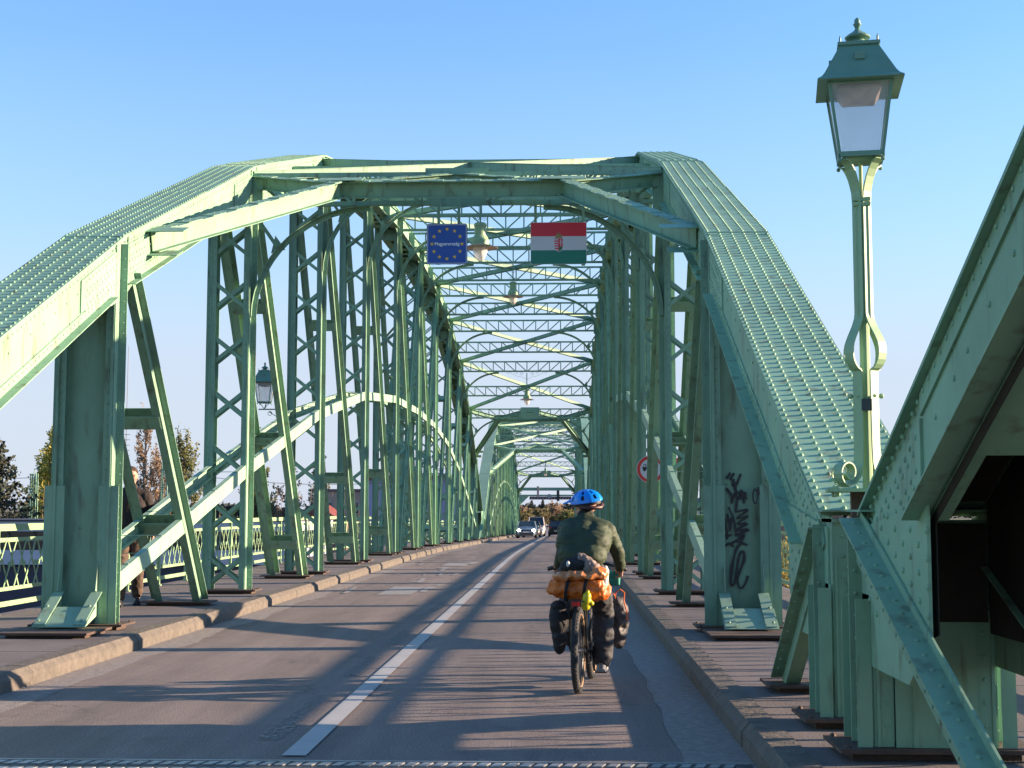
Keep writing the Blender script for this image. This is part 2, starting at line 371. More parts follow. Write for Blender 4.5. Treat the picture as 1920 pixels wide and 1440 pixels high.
# ================================================================ truss spans
ax = Vector((1, 0, 0))
def build_span(y0, zbase, ptch, k0, k1, near, label, wz):
    """near(k) -> rivets on node/panel k.  wz(k) = local pavement height at node k"""
    root = empty('bridge_span', (0, y0, zbase), 0, label, 'bridge truss', 'steel truss spans of the bridge')
    root.rotation_euler = (ptch, 0, 0)
    ks = list(range(k0, k1+1)); fine = lambda y: near(y/P)
    def node(k): return k*P
    for s in (-1, 1):
        X = lambda a: XS(s, a)
        # ---- top chord
        b = MB(); H = 0.61
        yz = [(node(k), ZT[k]) for k in ks]
        b.polybar(X(-0.035), X(0.695), [(y, z-0.022, z) for y, z in yz])
        b.polybar(X(0.020), X(0.035), [(y, z-H, z-0.0222) for y, z in yz])
        b.polybar(X(0.625), X(0.640), [(y, z-H, z-0.0222) for y, z in yz])
        for k in ks[:-1]:
            # cover plates make the lap seams
            if k < NP:
                f0, f1 = (0.0, 0.55) if k % 2 else (0.12, 0.97)
                if 1 <= k <= 10: 
                    pts = [(node(k+f), ztop(k+f)+0.0005, ztop(k+f)+0.012) for f in (f0, f1)]
                    b.polybar(X(-0.030), X(0.690), pts)
            g0, g1 = node(k)+(0.30 if k else 0.85), node(k+1)-(0.30 if k+1 < NP else 1.25)
            for (a0, a1) in ((-0.095, 0.018), (0.642, 0.755), (0.037, 0.13), (0.53, 0.623)):
                za, zb = ztop(g0/P)-H, ztop(g1/P)-H
                b.polybar(X(a0), X(a1), [(g0, za-0.012, za), (g1, zb-0.012, zb)])
            # small vertical leg of the bottom angle
            for (a0, a1) in ((0.006, 0.0195), (0.6405, 0.654)):
                za, zb = ztop(g0/P)-H, ztop(g1/P)-H
                b.polybar(X(a0), X(a1), [(g0, za+0.0005, za+0.10), (g1, zb+0.0005, zb+0.10)])
                b.polybar(X(a0), X(a1), [(g0, za+H-0.13, za+H-0.024), (g1, zb+H-0.13, zb+H-0.024)])
            # bottom batten bars between the webs
            nb = 7
            for i in range(1, nb):
                if (k == 0 and i < 3) or (k == NP-1 and i > nb-3): continue
                y = node(k) + P*i/nb; z = ztop(y/P)-H-0.014
                b.box(X(0.06), X(0.60), y-0.16, y+0.16, z-0.008, z)
        for k in ks:
            # gusset plates on the inner and outer web
            for (a0, a1) in ((0.0045, 0.0195), (0.6405, 0.655)):
                pl = []
                for (dy, o) in ((-1.25, 0.14), (-0.25, 0.14), (0.25, 0.14), (1.25, 0.14)):
                    y = node(k)+dy
                    if y < node(0) or y > node(NP): y = node(k)
                    if not (node(k0)-0.01 <= y <= node(k1)+0.01): y = node(k)
                    pl.append((y, ztop(y/P)-o-0.0))
                lo = []
                for (dy, o) in ((1.25, H-0.12), (1.05, H-0.104), (0.25, H+0.12), (-0.25, H+0.12), (-1.05, H-0.104), (-1.25, H-0.12)):
                    y = node(k)+dy
                    if y < node(0) or y > node(NP) or not (node(k0)-0.01 <= y <= node(k1)+0.01): y = node(k)
                    lo.append((y, ztop(y/P)-o))
                pts = [(X(a0), y, z) for y, z in pl+lo]
                # drop doubles
                pp = []
                for p in pts:
                    if not pp or (Vector(p)-Vector(pp[-1])).length > 0.02: pp.append(p)
                if (Vector(pp[0])-Vector(pp[-1])).length < 0.02: pp.pop()
                b.prism(pp, (X(a1)-X(a0), 0, 0))
        for k in ks:
            if k not in (0, 12): continue
            q = 1 if k == 0 else -1; yk = node(k)
            for (a0, a1) in ((-0.0135, 0.0035), (0.6565, 0.672)):
                sh = [(yk-q*0.10, ZT[k]-0.10), (yk+q*1.4, ztop((yk+q*1.4)/P)-0.60), (yk+q*1.4, 0.92), (yk+q*1.0, 0.66), (yk-q*0.10, 0.66)]
                b.prism([(X(a0), y, z) for y, z in sh], (X(a1)-X(a0), 0, 0))
                if near(k) and a0 < 0:
                    for i in range(9):
                        for j in range(6):
                            y = yk+q*(0.2+i*0.15); z = 0.76+j*0.13+(0.06 if i % 2 else 0)
                            if z < ztop(y/P)-0.2 and z > 0.9-0.0*i: b.rivet((X(a0), y, z), (-s, 0, 0), 0.018, 0.013)
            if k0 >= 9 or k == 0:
                gl = MB(); ya_ = yk+q*0.22  # added lining plates, their dark colour stands in for the unlit hollow
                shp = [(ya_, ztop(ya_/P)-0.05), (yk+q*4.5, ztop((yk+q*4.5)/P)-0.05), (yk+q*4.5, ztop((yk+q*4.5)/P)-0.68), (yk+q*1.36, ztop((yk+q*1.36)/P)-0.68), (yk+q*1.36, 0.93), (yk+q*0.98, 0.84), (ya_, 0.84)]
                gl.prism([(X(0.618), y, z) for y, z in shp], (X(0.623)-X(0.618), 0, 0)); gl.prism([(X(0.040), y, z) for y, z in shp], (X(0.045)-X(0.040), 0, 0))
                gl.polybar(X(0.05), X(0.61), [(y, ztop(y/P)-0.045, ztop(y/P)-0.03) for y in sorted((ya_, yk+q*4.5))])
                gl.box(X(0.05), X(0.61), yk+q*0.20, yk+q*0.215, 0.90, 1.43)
                me = gl.mesh('shade_lining'); fixnormals(me); mk('shade_lining', me, HOLLOW_SHADE, root)
            # closed bottom plate of the last panel, from above the gusset on
            ya, yb = yk+q*1.9, yk+q*6.0
            b.polybar(X(0.05), X(0.61), [(y, ztop(y/P)-H-0.036, ztop(y/P)-H-0.024) for y in sorted((ya, yb))])
        # rivets
        y = node(ks[0])+0.05
        while y < node(ks[-1]):
            lv = near(y/P)
            if lv:
                k = int(y/P); sl = (ZT[min(k+1, NP)]-ZT[min(k, NP-1)])/P; nrm = V(0, -sl, 1)
                f = y/P-k
                cov = 0.012 if (1 <= k <= 10 and ((k % 2 and f < 0.55) or (not k % 2 and 0.12 < f < 0.97))) else 0.0
                for a in (-0.005, 0.125, 0.262, 0.398, 0.535, 0.665):
                    b.rivet((X(a), y, ztop(y/P)+cov), nrm, 0.0185, 0.019, 6 if lv > 1 else 5)
            y += (0.10 if lv > 1 else (0.13 if lv else 1.0)) + rnd.uniform(-0.004, 0.004)
        y = node(ks[0])+0.33
        while y < node(ks[-1]):
            lv = near(y/P)
            if lv:
                fr = y/P - round(y/P); zt_ = ztop(y/P)
                b.rivet((X(0.006), y, zt_-H+0.055), (-s, 0, 0), 0.015, 0.010)
                b.rivet((X(0.006), y+0.05, zt_-0.075), (-s, 0, 0), 0.015, 0.010)
                if abs(fr)*P < 1.2:
                    for i, dz in enumerate((0.19, 0.27, 0.35, 0.43, 0.51)):
                        b.rivet((X(0.0045), y+(0.05 if i % 2 else 0), zt_-dz), (-s, 0, 0), 0.016, 0.011)
                elif lv > 1 and int(y*10) % 3 == 0:
                    b.rivet((X(0.020), y, zt_-0.26), (-s, 0, 0), 0.015, 0.011); b.rivet((X(0.020), y+0.1, zt_-0.46), (-s, 0, 0), 0.015, 0.011)
            y += 0.105
        me = b.mesh('top_chord'); fixnormals(me); mk('top_chord', me, PAINT, root)
        # ---- posts
        for k in ks:
            yk = node(k); zb = wz(k)+0.07; zt_ = ZT[k]-0.03; b = MB(); lac = MB(); rv = near(k)
            solid = k in (0, 1, 11, 12)
            hd = 0.12 if k not in (0, 12) else 0.17
            for (a0, sg) in ((0.0, -1), (0.66, 1)):       # sg: -1 towards road
                b.box(X(a0), X(a0 - sg*0.012), yk-hd, yk+hd, zb, zt_-0.001)
                b.box(X(a0), X(a0 + sg*0.085), yk+0.02, yk+0.032, zb, zt_-0.05)
                b.box(X(a0 - sg*0.013), X(a0 - sg*0.105), yk-hd, yk-hd+0.012, zb, zt_-0.02)
                b.box(X(a0 - sg*0.013), X(a0 - sg*0.105), yk+hd-0.012, yk+hd, zb, zt_-0.02)
                # fillet-like ridge
                b.box(X(a0 - sg*0.013), X(a0 - sg*0.03), yk-hd-0.008, yk-hd-0.0005, zb, zt_-0.25)
                if rv:
                    z = zb+0.06
                    while z < zt_-0.1:
                        b.rivet((X(a0+sg*0.05), yk+0.02, z), (0, -1, 0), 0.013, 0.010)
                        b.rivet((X(a0-sg*0.065), yk-hd, z+0.05), (0, -1, 0), 0.013, 0.010)
                        z += 0.125
            if solid:
                lac.box(X(0.014), X(0.646), yk-0.006, yk+0.006, zb, zt_-0.1)
                for a0 in (0.015, 0.555):
                    lac.box(X(a0), X(a0+0.09), yk-0.019, yk-0.0065, zb, zt_-0.12)
                if rv:
                    z = zb+0.1
                    while z < zt_-0.3:
                        for a0 in (0.08, 0.58): lac.rivet((X(a0), yk-0.019, z), (0, -1, 0), 0.015, 0.011)
                        z += 0.14
            else:
                pitch_ = 0.90; n = max(1, int((zt_-0.75-zb)/pitch_)); z0 = zb + 0.30
                for i in range(n+1):
                    zc = z0 + i*pitch_
                    if zc > zt_-0.75: break
                    for (yy, th) in ((yk-hd+0.018, 0.010), (yk+hd-0.018, 0.010)):
                        lac.beam((X(0.055), yy, zc-0.22), (X(0.605), yy, zc+0.22), (0, 1, 0), th, 0.062)
                        lac.beam((X(0.055), yy+0.0105, zc+0.22), (X(0.605), yy+0.0105, zc-0.22), (0, 1, 0), th, 0.062)
                for yy in (yk-hd+0.018, yk+hd-0.018):
                    for a0 in (0.028, 0.606): lac.box(X(a0), X(a0+0.026), yy+0.017 if yy < yk else yy-0.015, yy+0.020 if yy < yk else yy-0.012, zb, zt_-0.62)
                # end tie plate at the head
                lac.box(X(0.03), X(0.63), yk-hd+0.013, yk-hd+0.024, zt_-0.95, zt_-0.62)
            if k in (1, 11):
                for (a0, a1) in ((-0.095, 0.135), (0.525, 0.755)):
                    b.box(X(a0), X(a1), yk-hd-0.022, yk-hd-0.010, zb, wz(k)+1.62)
                    b.box(X(a0+0.10), X(a1-0.10), yk-hd-0.034, yk-hd-0.0225, zb, wz(k)+3.2)
            if k in (0, 12):
                d_ = -1 if k == 0 else 1
                for q in (-1, 1):
                    yy = yk + q*(hd+0.014)
                    b.box(X(0.11), X(0.55), yy-0.006, yy+0.006, zb, wz(k)+0.92)
                    b.box(X(0.20), X(0.46), yy+q*0.0125-0.006, yy+q*0.0125+0.006, zb, wz(k)+0.84)
                    for a_ in (-0.055, 0.715): b.box(X(a_-0.04), X(a_+0.04), yy-0.004, yy+0.004, zb, wz(k)+0.86)
                # vertical box faces on the inner side with cover plates
                b.box(X(-0.0135), X(-0.001), yk-0.16, yk+0.012, zb, wz(k)+0.88)
                b.box(X(-0.06), X(0.72), yk-0.20, yk+0.20, zt_+0.032, zt_+0.044)
                b.box(X(0.0), X(0.66), yk-0.19, yk+0.19, zt_-0.035, zt_-0.012)
                for z in (0.98, 1.06, 1.14, 1.22):
                    for a_ in (0.10, 0.2, 0.46, 0.56): b.rivet((X(a_), yk-0.19, z), (0, -1, 0), 0.018, 0.013)
            me = b.mesh('post'); fixnormals(me); po = mk('post', me, PAINT, root)
            me = lac.mesh('web'); fixnormals(me); mk('web_plate' if solid else 'lacing', me, PAINT if k not in (0, 12) else PAINT_CHIP, po)
            # base plate on the pavement
            bp = MB(); zz = wz(k)
            bp.box(X(-0.20), X(0.86), yk-0.26, yk+0.26, zz+0.045, zz+0.068)
            bp.box(X(-0.12), X(0.78), yk-0.17, yk+0.17, zz-0.03, zz+0.0445)
            for a_ in (-0.155, 0.815):
                for dy in (-0.2, 0.2): bp.rivet((X(a_), yk+dy, zz+0.068), (0, 0, 1), 0.02, 0.02)
            me = bp.mesh('base_plate'); fixnormals(me); mk('base_plate', me, RUST, po)
            if k in (1, 11) and k0 == 0:
                q = -1 if k == 1 else 1
                fb = MB()
                for a_ in (0.115, 0.545):
                    pts = [(X(a_), yk+q*(hd+0.036), zz+0.42), (X(a_), yk+q*(hd+0.036), zz+0.16), (X(a_), yk+q*0.50, zz+0.07), (X(a_), yk+q*0.74, zz+0.07), (X(a_), yk+q*0.74, zz+0.10)]
                    fb.prism(pts, (s*0.012, 0, 0))
                    fb.beam((X(a_), yk+q*(hd+0.05), zz+0.425), (X(a_), yk+q*0.74, zz+0.105), ax, 0.12, 0.012)
                    fb.prism([(X(a_), yk+q*(hd+0.0365), zz+0.43), (X(a_), yk+q*(hd+0.0365), zz+0.75), (X(a_), yk+q*(hd+0.10), zz+0.44)], (s*0.01, 0, 0))
                fb.beam((X(0.336), yk+q*0.40, zz+0.283), (X(0.336), yk+q*0.76, zz+0.094), ax, 0.58, 0.012, 0, 0.0145)
                for dy, dz in ((0.44, 0.285), (0.70, 0.148)):
                    for a_ in (0.10, 0.57): fb.rivet((X(a_), yk+q*dy, zz+dz+0.002), (0, q*0.5, 0.85), 0.02, 0.014)
                me = fb.mesh('foot_brace'); fixnormals(me); mk('foot_brace', me, PAINT_CHIP, root)
                bp = MB(); bp.box(X(-0.15), X(0.80), yk+q*0.42, yk+q*1.25, zz+0.035, zz+0.06); bp.box(X(-0.1), X(0.75), yk+q*0.5, yk+q*1.15, zz-0.03, zz+0.034)
                me = bp.mesh('floor_plate'); fixnormals(me); mk('floor_plate', me, RUST, root)
        # ---- diagonals
        for k in ks[:-1]:
            pairs = []
            if k <= 5: pairs.append((k, k+1))
            if k >= 6: pairs.append((k+1, k))
            if k == 5: pairs.append((6, 5))
            if k == 6: pairs.append((6, 7))
            for (kt, kb) in pairs:
                if not (k0 <= kt <= k1): continue
                D = 2.2 if kt not in (0, 12) else (3.4 if kt == 0 else 1.5)
                zt2 = ZT[kt]-0.28 if kt not in (0, 12) else 1.36
                yt, yb = node(kt), node(kb); zz = wz((kt+kb)/2)
                if kt in (1, 11): yt += 0.45*(1 if yb > yt else -1); D = 3.1
                full = (zt2 - zz)/(zt2 + D)
                ye = yt + (yb-yt)*full
                p0 = V(0, yt, zt2); p1 = V(0, ye, zz+0.06)
                dirn = (p1-p0).normalized(); p0 = p0 + dirn*(0.1 if kt not in (0, 12) else 0.0); wide = 0.30 if kt == 12 else 0.17
                b = MB()
                for (a0, sg) in (((0.013, -1), (0.647, 1)) if kt not in (0, 12) else ((-0.022, -1), (0.682, 1))):
                    X0 = X(a0)
                    q0, q1 = V(X0, p0.y, p0.z), V(X0, p1.y, p1.z)
                    up = 1 if yb > yt else -1       # which side of the member faces away from the roadway end
                    b.beam(q0, q1, ax, 0.012, wide, 0, 0)
                    lw = 0.085 if kt != 12 else 0.115
                    b.beam(q0, q1, ax, lw, 0.012, s*sg*(0.006+lw/2), up*0.035 if kt != 12 else up*0.10)
                    b.beam(q0, q1, ax, 0.095, 0.012, -s*sg*0.0535, -up*0.078)
                    if a0 > 0.3 and kt == 2: b.beam(q0, q1, ax, 0.15, 0.012, -s*sg*0.082, up*0.0785)
                    b.beam(q0, q1, ax, 0.012, 0.06, s*sg*0.0125, up*0.0715 if kt != 12 else -up*0.11)
                    if near(kt):
                        L_ = (q1-q0).length; n = int(L_/0.14); tt = (q1-q0).normalized()
                        vv = ax.cross(tt).normalized()
                        # rivets on the leg that the camera sees
                        side = 1 if vv.y < 0 else -1
                        for i in range(n):
                            pt = q0 + tt*(0.08+i*0.14) + Vector((s*sg*0.055, 0, 0)) + vv*(up*(0.035 if kt != 12 else 0.10) + side*0.006)
                            b.rivet(pt, vv*side, 0.013, 0.010)
                            pt = q0 + tt*(0.15+i*0.14) + vv*(up*0.0715 if kt != 12 else -up*0.11) + Vector((s*sg*0.0185, 0, 0))
                            b.rivet(pt, (s*sg, 0, 0), 0.012, 0.009)
                me = b.mesh('diagonal'); fixnormals(me); dg = mk('diagonal', me, PAINT, root)
                lac = MB(); c0, c1 = V(X(0.33), p0.y, p0.z), V(X(0.33), p1.y, p1.z); tt = (c1-c0).normalized(); L_ = (c1-c0).length
                if kt in (5, 6, 7):
                    n = int(L_/0.62); st = L_/n; vv = ax.cross(tt).normalized()
                    for face in (-0.07, 0.07):
                        for i in range(n):
                            q = c0+tt*(i*st)+vv*face; r_ = c0+tt*((i+1)*st)+vv*face
                            sg = 1 if i % 2 else -1
                            lac.beam(q+ax*sg*0.29, r_-ax*sg*0.29, vv, 0.008, 0.055)
                else:
                    vv = ax.cross(tt).normalized()
                    for fpos in ([] if kt in (0, 12) else [0.40, 0.735] if kt in (1, 11) else [0.27, 0.61, 0.90] if kt in (2, 10) else [0.36, 0.76, 0.93]):
                        lb = MB()
                        for face in (-0.092, 0.092):
                            q = c0+tt*(L_*fpos-0.10)+vv*face; r_ = c0+tt*(L_*fpos+0.10)+vv*face
                            lb.beam(q, r_, ax, 0.60, 0.010)
                        me = lb.mesh('batten'); fixnormals(me); mk('batten', me, PAINT, dg)
                if kt in (5, 6, 7):
                    me = lac.mesh('lacing'); fixnormals(me); mk('lacing', me, PAINT, dg)
                bp = MB(); bp.box(X(-0.17), X(0.83), ye-0.28, ye+0.20, zz+0.040, zz+0.062); bp.box(X(-0.08), X(0.74), ye-0.2, ye+0.14, zz-0.03, zz+0.0395)
                me = bp.mesh('base_plate'); fixnormals(me); mk('base_plate', me, RUST, dg)
        # ---- stiffening rib halfway up the truss: two rails with rungs
        b = MB(); rk = [k for k in ks if 1 <= k <= 11]
        if len(rk) > 1:
            for (a0, a1, lp) in ((0.014, 0.024, 1), (0.634, 0.644, -1)):
                b.polybar(X(a0), X(a1), [(node(k), ZR[k]-0.11, ZR[k]+0.11) for k in rk])
                b.polybar(X(a1 if lp > 0 else a0), X((a1 if lp > 0 else a0)+lp*0.07), [(node(k), ZR[k]+0.10, ZR[k]+0.109) for k in rk])
                b.polybar(X(a1 if lp > 0 else a0), X((a1 if lp > 0 else a0)+lp*0.07), [(node(k), ZR[k]-0.109, ZR[k]-0.10) for k in rk])
            for i in range(len(rk)-1):
                k = rk[i]
                for j in range(5):
                    f = (j+0.5)/5; y = node(k+f); z = ZR[k]*(1-f)+ZR[k+1]*f
                    b.box(X(0.024), X(0.634), y-0.02, y+0.02, z+0.1095, z+0.118)
                    if j % 2: b.box(X(0.024), X(0.634), y-0.02, y+0.02, z-0.118, z-0.1095)
            me = b.mesh('stiffening_rib'); fixnormals(me); mk('stiffening_rib', me, PAINT_CHIP, root)
    # ---- overhead cross frames, knee braces
    xl, xr = XS(-1, 0.03), XS(1, 0.03)
    h = 2
    kk = [x/2 for x in range(max(2, k0)*2, min(10, k1)*2+1)]
    for kf in kk:
        y = kf*P; zt_ = ztop(kf)-0.13; zb = zt_-0.55; main = (kf == int(kf))
        b = MB()
        for zz in (zt_, zb):
            b.box(xl, xr, y-0.035, y+0.035, zz-0.010, zz); b.box(xl, xr, y-0.0365, y-0.030, zz-0.075, zz-0.0105) if zz == zt_ else b.box(xl, xr, y-0.0365, y-0.030, zz+0.0005, zz+0.065)
        n = 12; dx = (xr-xl)/n
        for i in range(n+1):
            x = xl+i*dx
            if 0 < i < n: b.box(x-0.022, x+0.022, y-0.029, y-0.022, zb+0.001, zt_-0.011)
            if i < n:
                if i < n/2: b.beam((x, y-0.0175, zt_-0.02), (x+dx, y-0.0175, zb+0.01), (0, 1, 0), 0.007, 0.045)
                else: b.beam((x, y-0.0175, zb+0.01), (x+dx, y-0.0175, zt_-0.02), (0, 1, 0), 0.007, 0.045)
        for (xx, sg) in ((xl, 1), (xr, -1)):
            b.box(xx, xx+sg*0.20, y-0.045, y-0.037, zb-0.12, zt_+0.0)
        if kf in (2, 10):
            b.prism([(XC-0.52, y-0.05, zt_+0.06), (XC+0.52, y-0.05, zt_+0.06), (XC+0.52, y-0.05, zb+0.12), (XC+0.40, y-0.05, zb-0.04), (XC-0.40, y-0.05, zb-0.04), (XC-0.52, y-0.05, zb+0.12)], (0, 0.010, 0))
        me = b.mesh('cross_strut'); fixnormals(me); mk('cross_strut', me, PAINT, root)
        if main:
            for s in (-1, 1):
                b = MB(); A = 1.95; Bh = 1.85; xi = XS(s, -0.09) if s else 0
                xs0 = XS(s, -0.012)
                pts = []
                for i in range(15):
                    t = R(90)*i/14
                    pts.append(V(xs0 - s*A*(1-math.cos(t)), y-0.02, zb-0.02-Bh*(1-math.sin(t))))
                for i in range(14):
                    p, q = pts[i], pts[i+1]
                    b.beam(p, q, (0, 1, 0), 0.14, 0.010)
                    b.beam(p, q, (0, 1, 0), 0.010, 0.075, 0.0, -s*0.043 if s > 0 else 0.043)
                m_ = pts[6]; b.beam(m_, (xs0, y-0.02, zb-0.1), (0, 1, 0), 0.012, 0.06)
                b.prism([m_+V(-0.12, 0.008, -0.08), m_+V(0.12, 0.008, -0.02), m_+V(0.05*s, 0.008, 0.22)], (0, 0.008, 0))
                me = b.mesh('knee_brace'); fixnormals(me); mk('knee_brace', me, PAINT, root)
    # ---- X bracing between top nodes
    for k in range(max(2, k0), min(10, k1)):
        b = MB(); ya, yb = k*P, (k+1)*P; za, zb = ZT[k]-0.10, ZT[k+1]-0.10
        for (p, q, o) in (((xl, ya, za), (xr, yb, zb), 0.0), ((xr, ya, za), (xl, yb, zb), -0.0)):
            p = Vector(p); q = Vector(q); t = (q-p).normalized(); mid = (p+q)/2
            up = V(0, 0, 1)
            sh = 0.0 if o == 0 and p.x < q.x else 0.012
            segs = ((p, q),) if p.x < q.x else ((p, mid-t*0.0), (mid+t*0.0, q))
            for (c, d) in segs:
                b.beam(c, d, up, 0.010, 0.17, sh, 0); b.beam(c, d, up, 0.14, 0.010, -0.076+sh, 0.07); b.beam(c, d, up, 0.14, 0.010, -0.076+sh, -0.07)
        me = b.mesh('wind_bracing'); fixnormals(me); mk('wind_bracing', me, PAINT, root)
    # ---- portal frames lying in the plane of the first and last sloping panel
    for (ka, kb2, on) in ((1, 2, k0 <= 1), (11, 10, k1 >= 11 and k0 <= 10)):
        if not on: continue
        b = MB()
        def pp(x, f, dz=-0.12):
            kf = ka + (kb2-ka)*f; return V(x, kf*P, ztop(kf)+dz)
        KL, KR = pp(XC-1.76, 0.85), pp(XC+1.76, 0.85); AL, AR = pp(XS(-1, -0.02), 0.16), pp(XS(1, -0.02), 0.16)
        C = pp(XC, 1.0); NL, NR = pp(XS(-1, 0), 1.0), pp(XS(1, 0), 1.0)
        nrm = (KR-KL).cross(pp(XC, 0.9)-pp(XC, 0.1)).normalized()
        if nrm.z < 0: nrm = -nrm
        upv = V(0, 0, 1)
        def ibeam(p, q, hh=0.26, w=0.20, e0=0.0, e1=0.0, dz=0.0):
            t = (q-p).normalized(); p = p - t*e0; q = q + t*e1; u = nrm
            b.beam(p, q, u, hh-0.022, 0.012, -hh/2+dz, 0); b.beam(p, q, u, 0.011, w, -0.0055+dz, 0); b.beam(p, q, u, 0.011, w, -hh+0.0055+dz, 0)
            # stitched double angles on top
            L_ = (q-p).length; n = int(L_/0.55)
            for i in range(n):
                c = p+t*(L_*(i+0.5)/n)
                b.beam(c-t*0.16, c+t*0.16, u, 0.010, w*0.92, 0.0055+dz, 0)
                for e_ in (-0.08, 0.08):
                    v_ = u.cross(t)
                    for w_ in (-0.05, 0.05): b.rivet(c+t*e_+v_*w_+u*(0.0105+dz), u, 0.014, 0.012, 5)
        ibeam(AL, KL, e1=0.05); ibeam(AR, KR, e1=0.05); ibeam(KL, KR, dz=-0.0125)
        ibeam(KL, C, 0.22, 0.16, dz=-0.026); ibeam(KR, C, 0.22, 0.16, dz=-0.026); ibeam(KL, NL, 0.22, 0.16, dz=-0.039); ibeam(KR, NR, 0.22, 0.16, dz=-0.039)
        for A_, sgn in ((AL, 1), (AR, -1)):
            b.beam(A_-V(sgn*0.03, 0, 0), A_+V(sgn*0.45, 0, 0), nrm, 0.010, 0.30, 0.019, 0)
            b.beam(A_-V(sgn*0.03, 0, 0), A_+V(sgn*0.35, 0, 0), nrm, 0.010, 0.34, -0.275, 0)
        for K_ in (KL, KR): b.beam(K_-V(0.35, 0, 0), K_+V(0.35, 0, 0), nrm, 0.008, 0.34, 0.0225, 0)
        me = b.mesh('portal_frame'); fixnormals(me); mk('portal_frame', me, PAINT, root)
    return root

def nearA(k): return 2 if k <= 2.3 else (1 if k <= 3.6 else 0)
SPAN1 = build_span(Y1, 0.0, 0.0, 0, 12, nearA, 'green riveted truss span the cyclist rides into, hung with the flag sign', lambda k: PAVE + zdeck(Y1+k*P))
Y2 = Y1 + NP*P + 1.35
pt2 = -0.010
SPAN2 = build_span(Y2, zdeck(Y2)+0.05, pt2, 0, 12, lambda k: 0, 'distant green truss span standing beyond the first arch, before the gantry', lambda k: PAVE + zdeck(Y2+k*P) - (zdeck(Y2)+0.05) - k*P*math.tan(pt2))
Y0 = 7.86 - NP*P
SPAN0 = build_span(Y0, 0.0, 0.0, 9, 12, lambda k: 2 if k > 11.0 else 0, 'end of the dark truss span at the right edge, nearest the camera', lambda k: PAVE)
# ================================================================ railings
DARK = mat('dark_metal', (0.03, 0.035, 0.04), 0.5)
def rail_panel_meshes():
    L_ = 1.8; out = {}
    b = MB()                                     # lattice between two flats
    b.box(-0.006, 0.006, 0.03, L_-0.03, 0.93, 0.985); b.box(-0.006, 0.006, 0.03, L_-0.03, 0.30, 0.35)
    n = 5; st = (L_-0.1)/n
    for i in range(-2, n):
        for d in (1, -1):
            y0_, y1_ = 0.05+(i+(0.5 if d > 0 else 0))*st, 0.05+(i+(0.5 if d > 0 else 0)+1.15)*st
            za, zb = (0.34, 0.94) if d > 0 else (0.94, 0.34)
            # clip to the panel
            lo, hi = 0.04, L_-0.04
            if y1_ <= lo+0.02 or y0_ >= hi-0.02: continue
            f0 = max(0, (lo-y0_)/(y1_-y0_)); f1 = min(1, (hi-y0_)/(y1_-y0_))
            p = V(d*0.0105, y0_+(y1_-y0_)*f0, za+(zb-za)*f0); q = V(d*0.0105, y0_+(y1_-y0_)*f1, za+(zb-za)*f1)
            b.beam(p, q, (1, 0, 0), 0.008, 0.028)
    for i in range(0, n, 1):
        b.lathe([(0.0, -0.004), (0.017, -0.003), (0.017, 0.003), (0.0, 0.004)], (0, 0, 0), 5) if False else None
    for y in (L_*0.25, L_*0.5, L_*0.75):
        b.box(-0.020, 0.020, y-0.028, y+0.028, 0.61, 0.67)
    me = b.mesh('lattice_panel'); fixnormals(me); me.materials.append(RAILP); out['lattice_panel'] = me
    b = MB()
    b.box(-0.028, 0.028, -0.028, 0.028, 0.0, 1.075); b.box(-0.05, 0.05, -0.05, 0.05, 0.0, 0.02)
    b.box(-0.034, 0.034, -0.055, 0.055, 0.56, 0.72); b.ell((0, 0, 0.64), (0.045, 0.06, 0.06), seg=8, rings=6)
    me = b.mesh('post'); fixnormals(me); me.materials.append(RAILP); out['post'] = me
    return out
RM = rail_panel_meshes()
def railing(s, y0, n, label):
    x = XC + s*RAILX; r = empty('railing', (x, y0, 0), 0, label, 'railing', 'lattice railings along the footways')
    ys = [y0 + 1.8*i for i in range(n+1)]
    for (nm, z0, z1, w) in (('top_rail', 1.075, 1.165, 0.055), ('bottom_rail', 0.10, 0.165, 0.02)):
        b = MB(); b.polybar(-w/2, w/2, [(y-y0, zdeck(y)+PAVE+z0, zdeck(y)+PAVE+z1) for y in ys]); me = b.mesh(nm); fixnormals(me); mk(nm, me, RAILP, r)
    for i in range(n+1):
        mk('post', RM['post'], None, r, loc=(0, 1.8*i, zdeck(ys[i])+PAVE))
        if i < n: mk('lattice_panel', RM['lattice_panel'], None, r, loc=(0, 1.8*i, (zdeck(ys[i])+zdeck(ys[i+1]))/2+PAVE))
    return r
railing(-1, 8.6, 46, 'lattice railing of the footway left of the first arch, sunlit pale green')
railing(1, 8.6, 46, 'lattice railing of the footway right of the first arch, behind the graffitied post')
railing(-1, 92.5, 45, 'distant lattice railing left of the second arch')
railing(1, 92.5, 45, 'distant lattice railing right of the second arch')
railing(-1, -12.0, 11, 'lattice railing of the left footway beside the camera, before the joint')
railing(1, -12.0, 11, 'lattice railing seen through the gap in the nearest truss at the right edge')

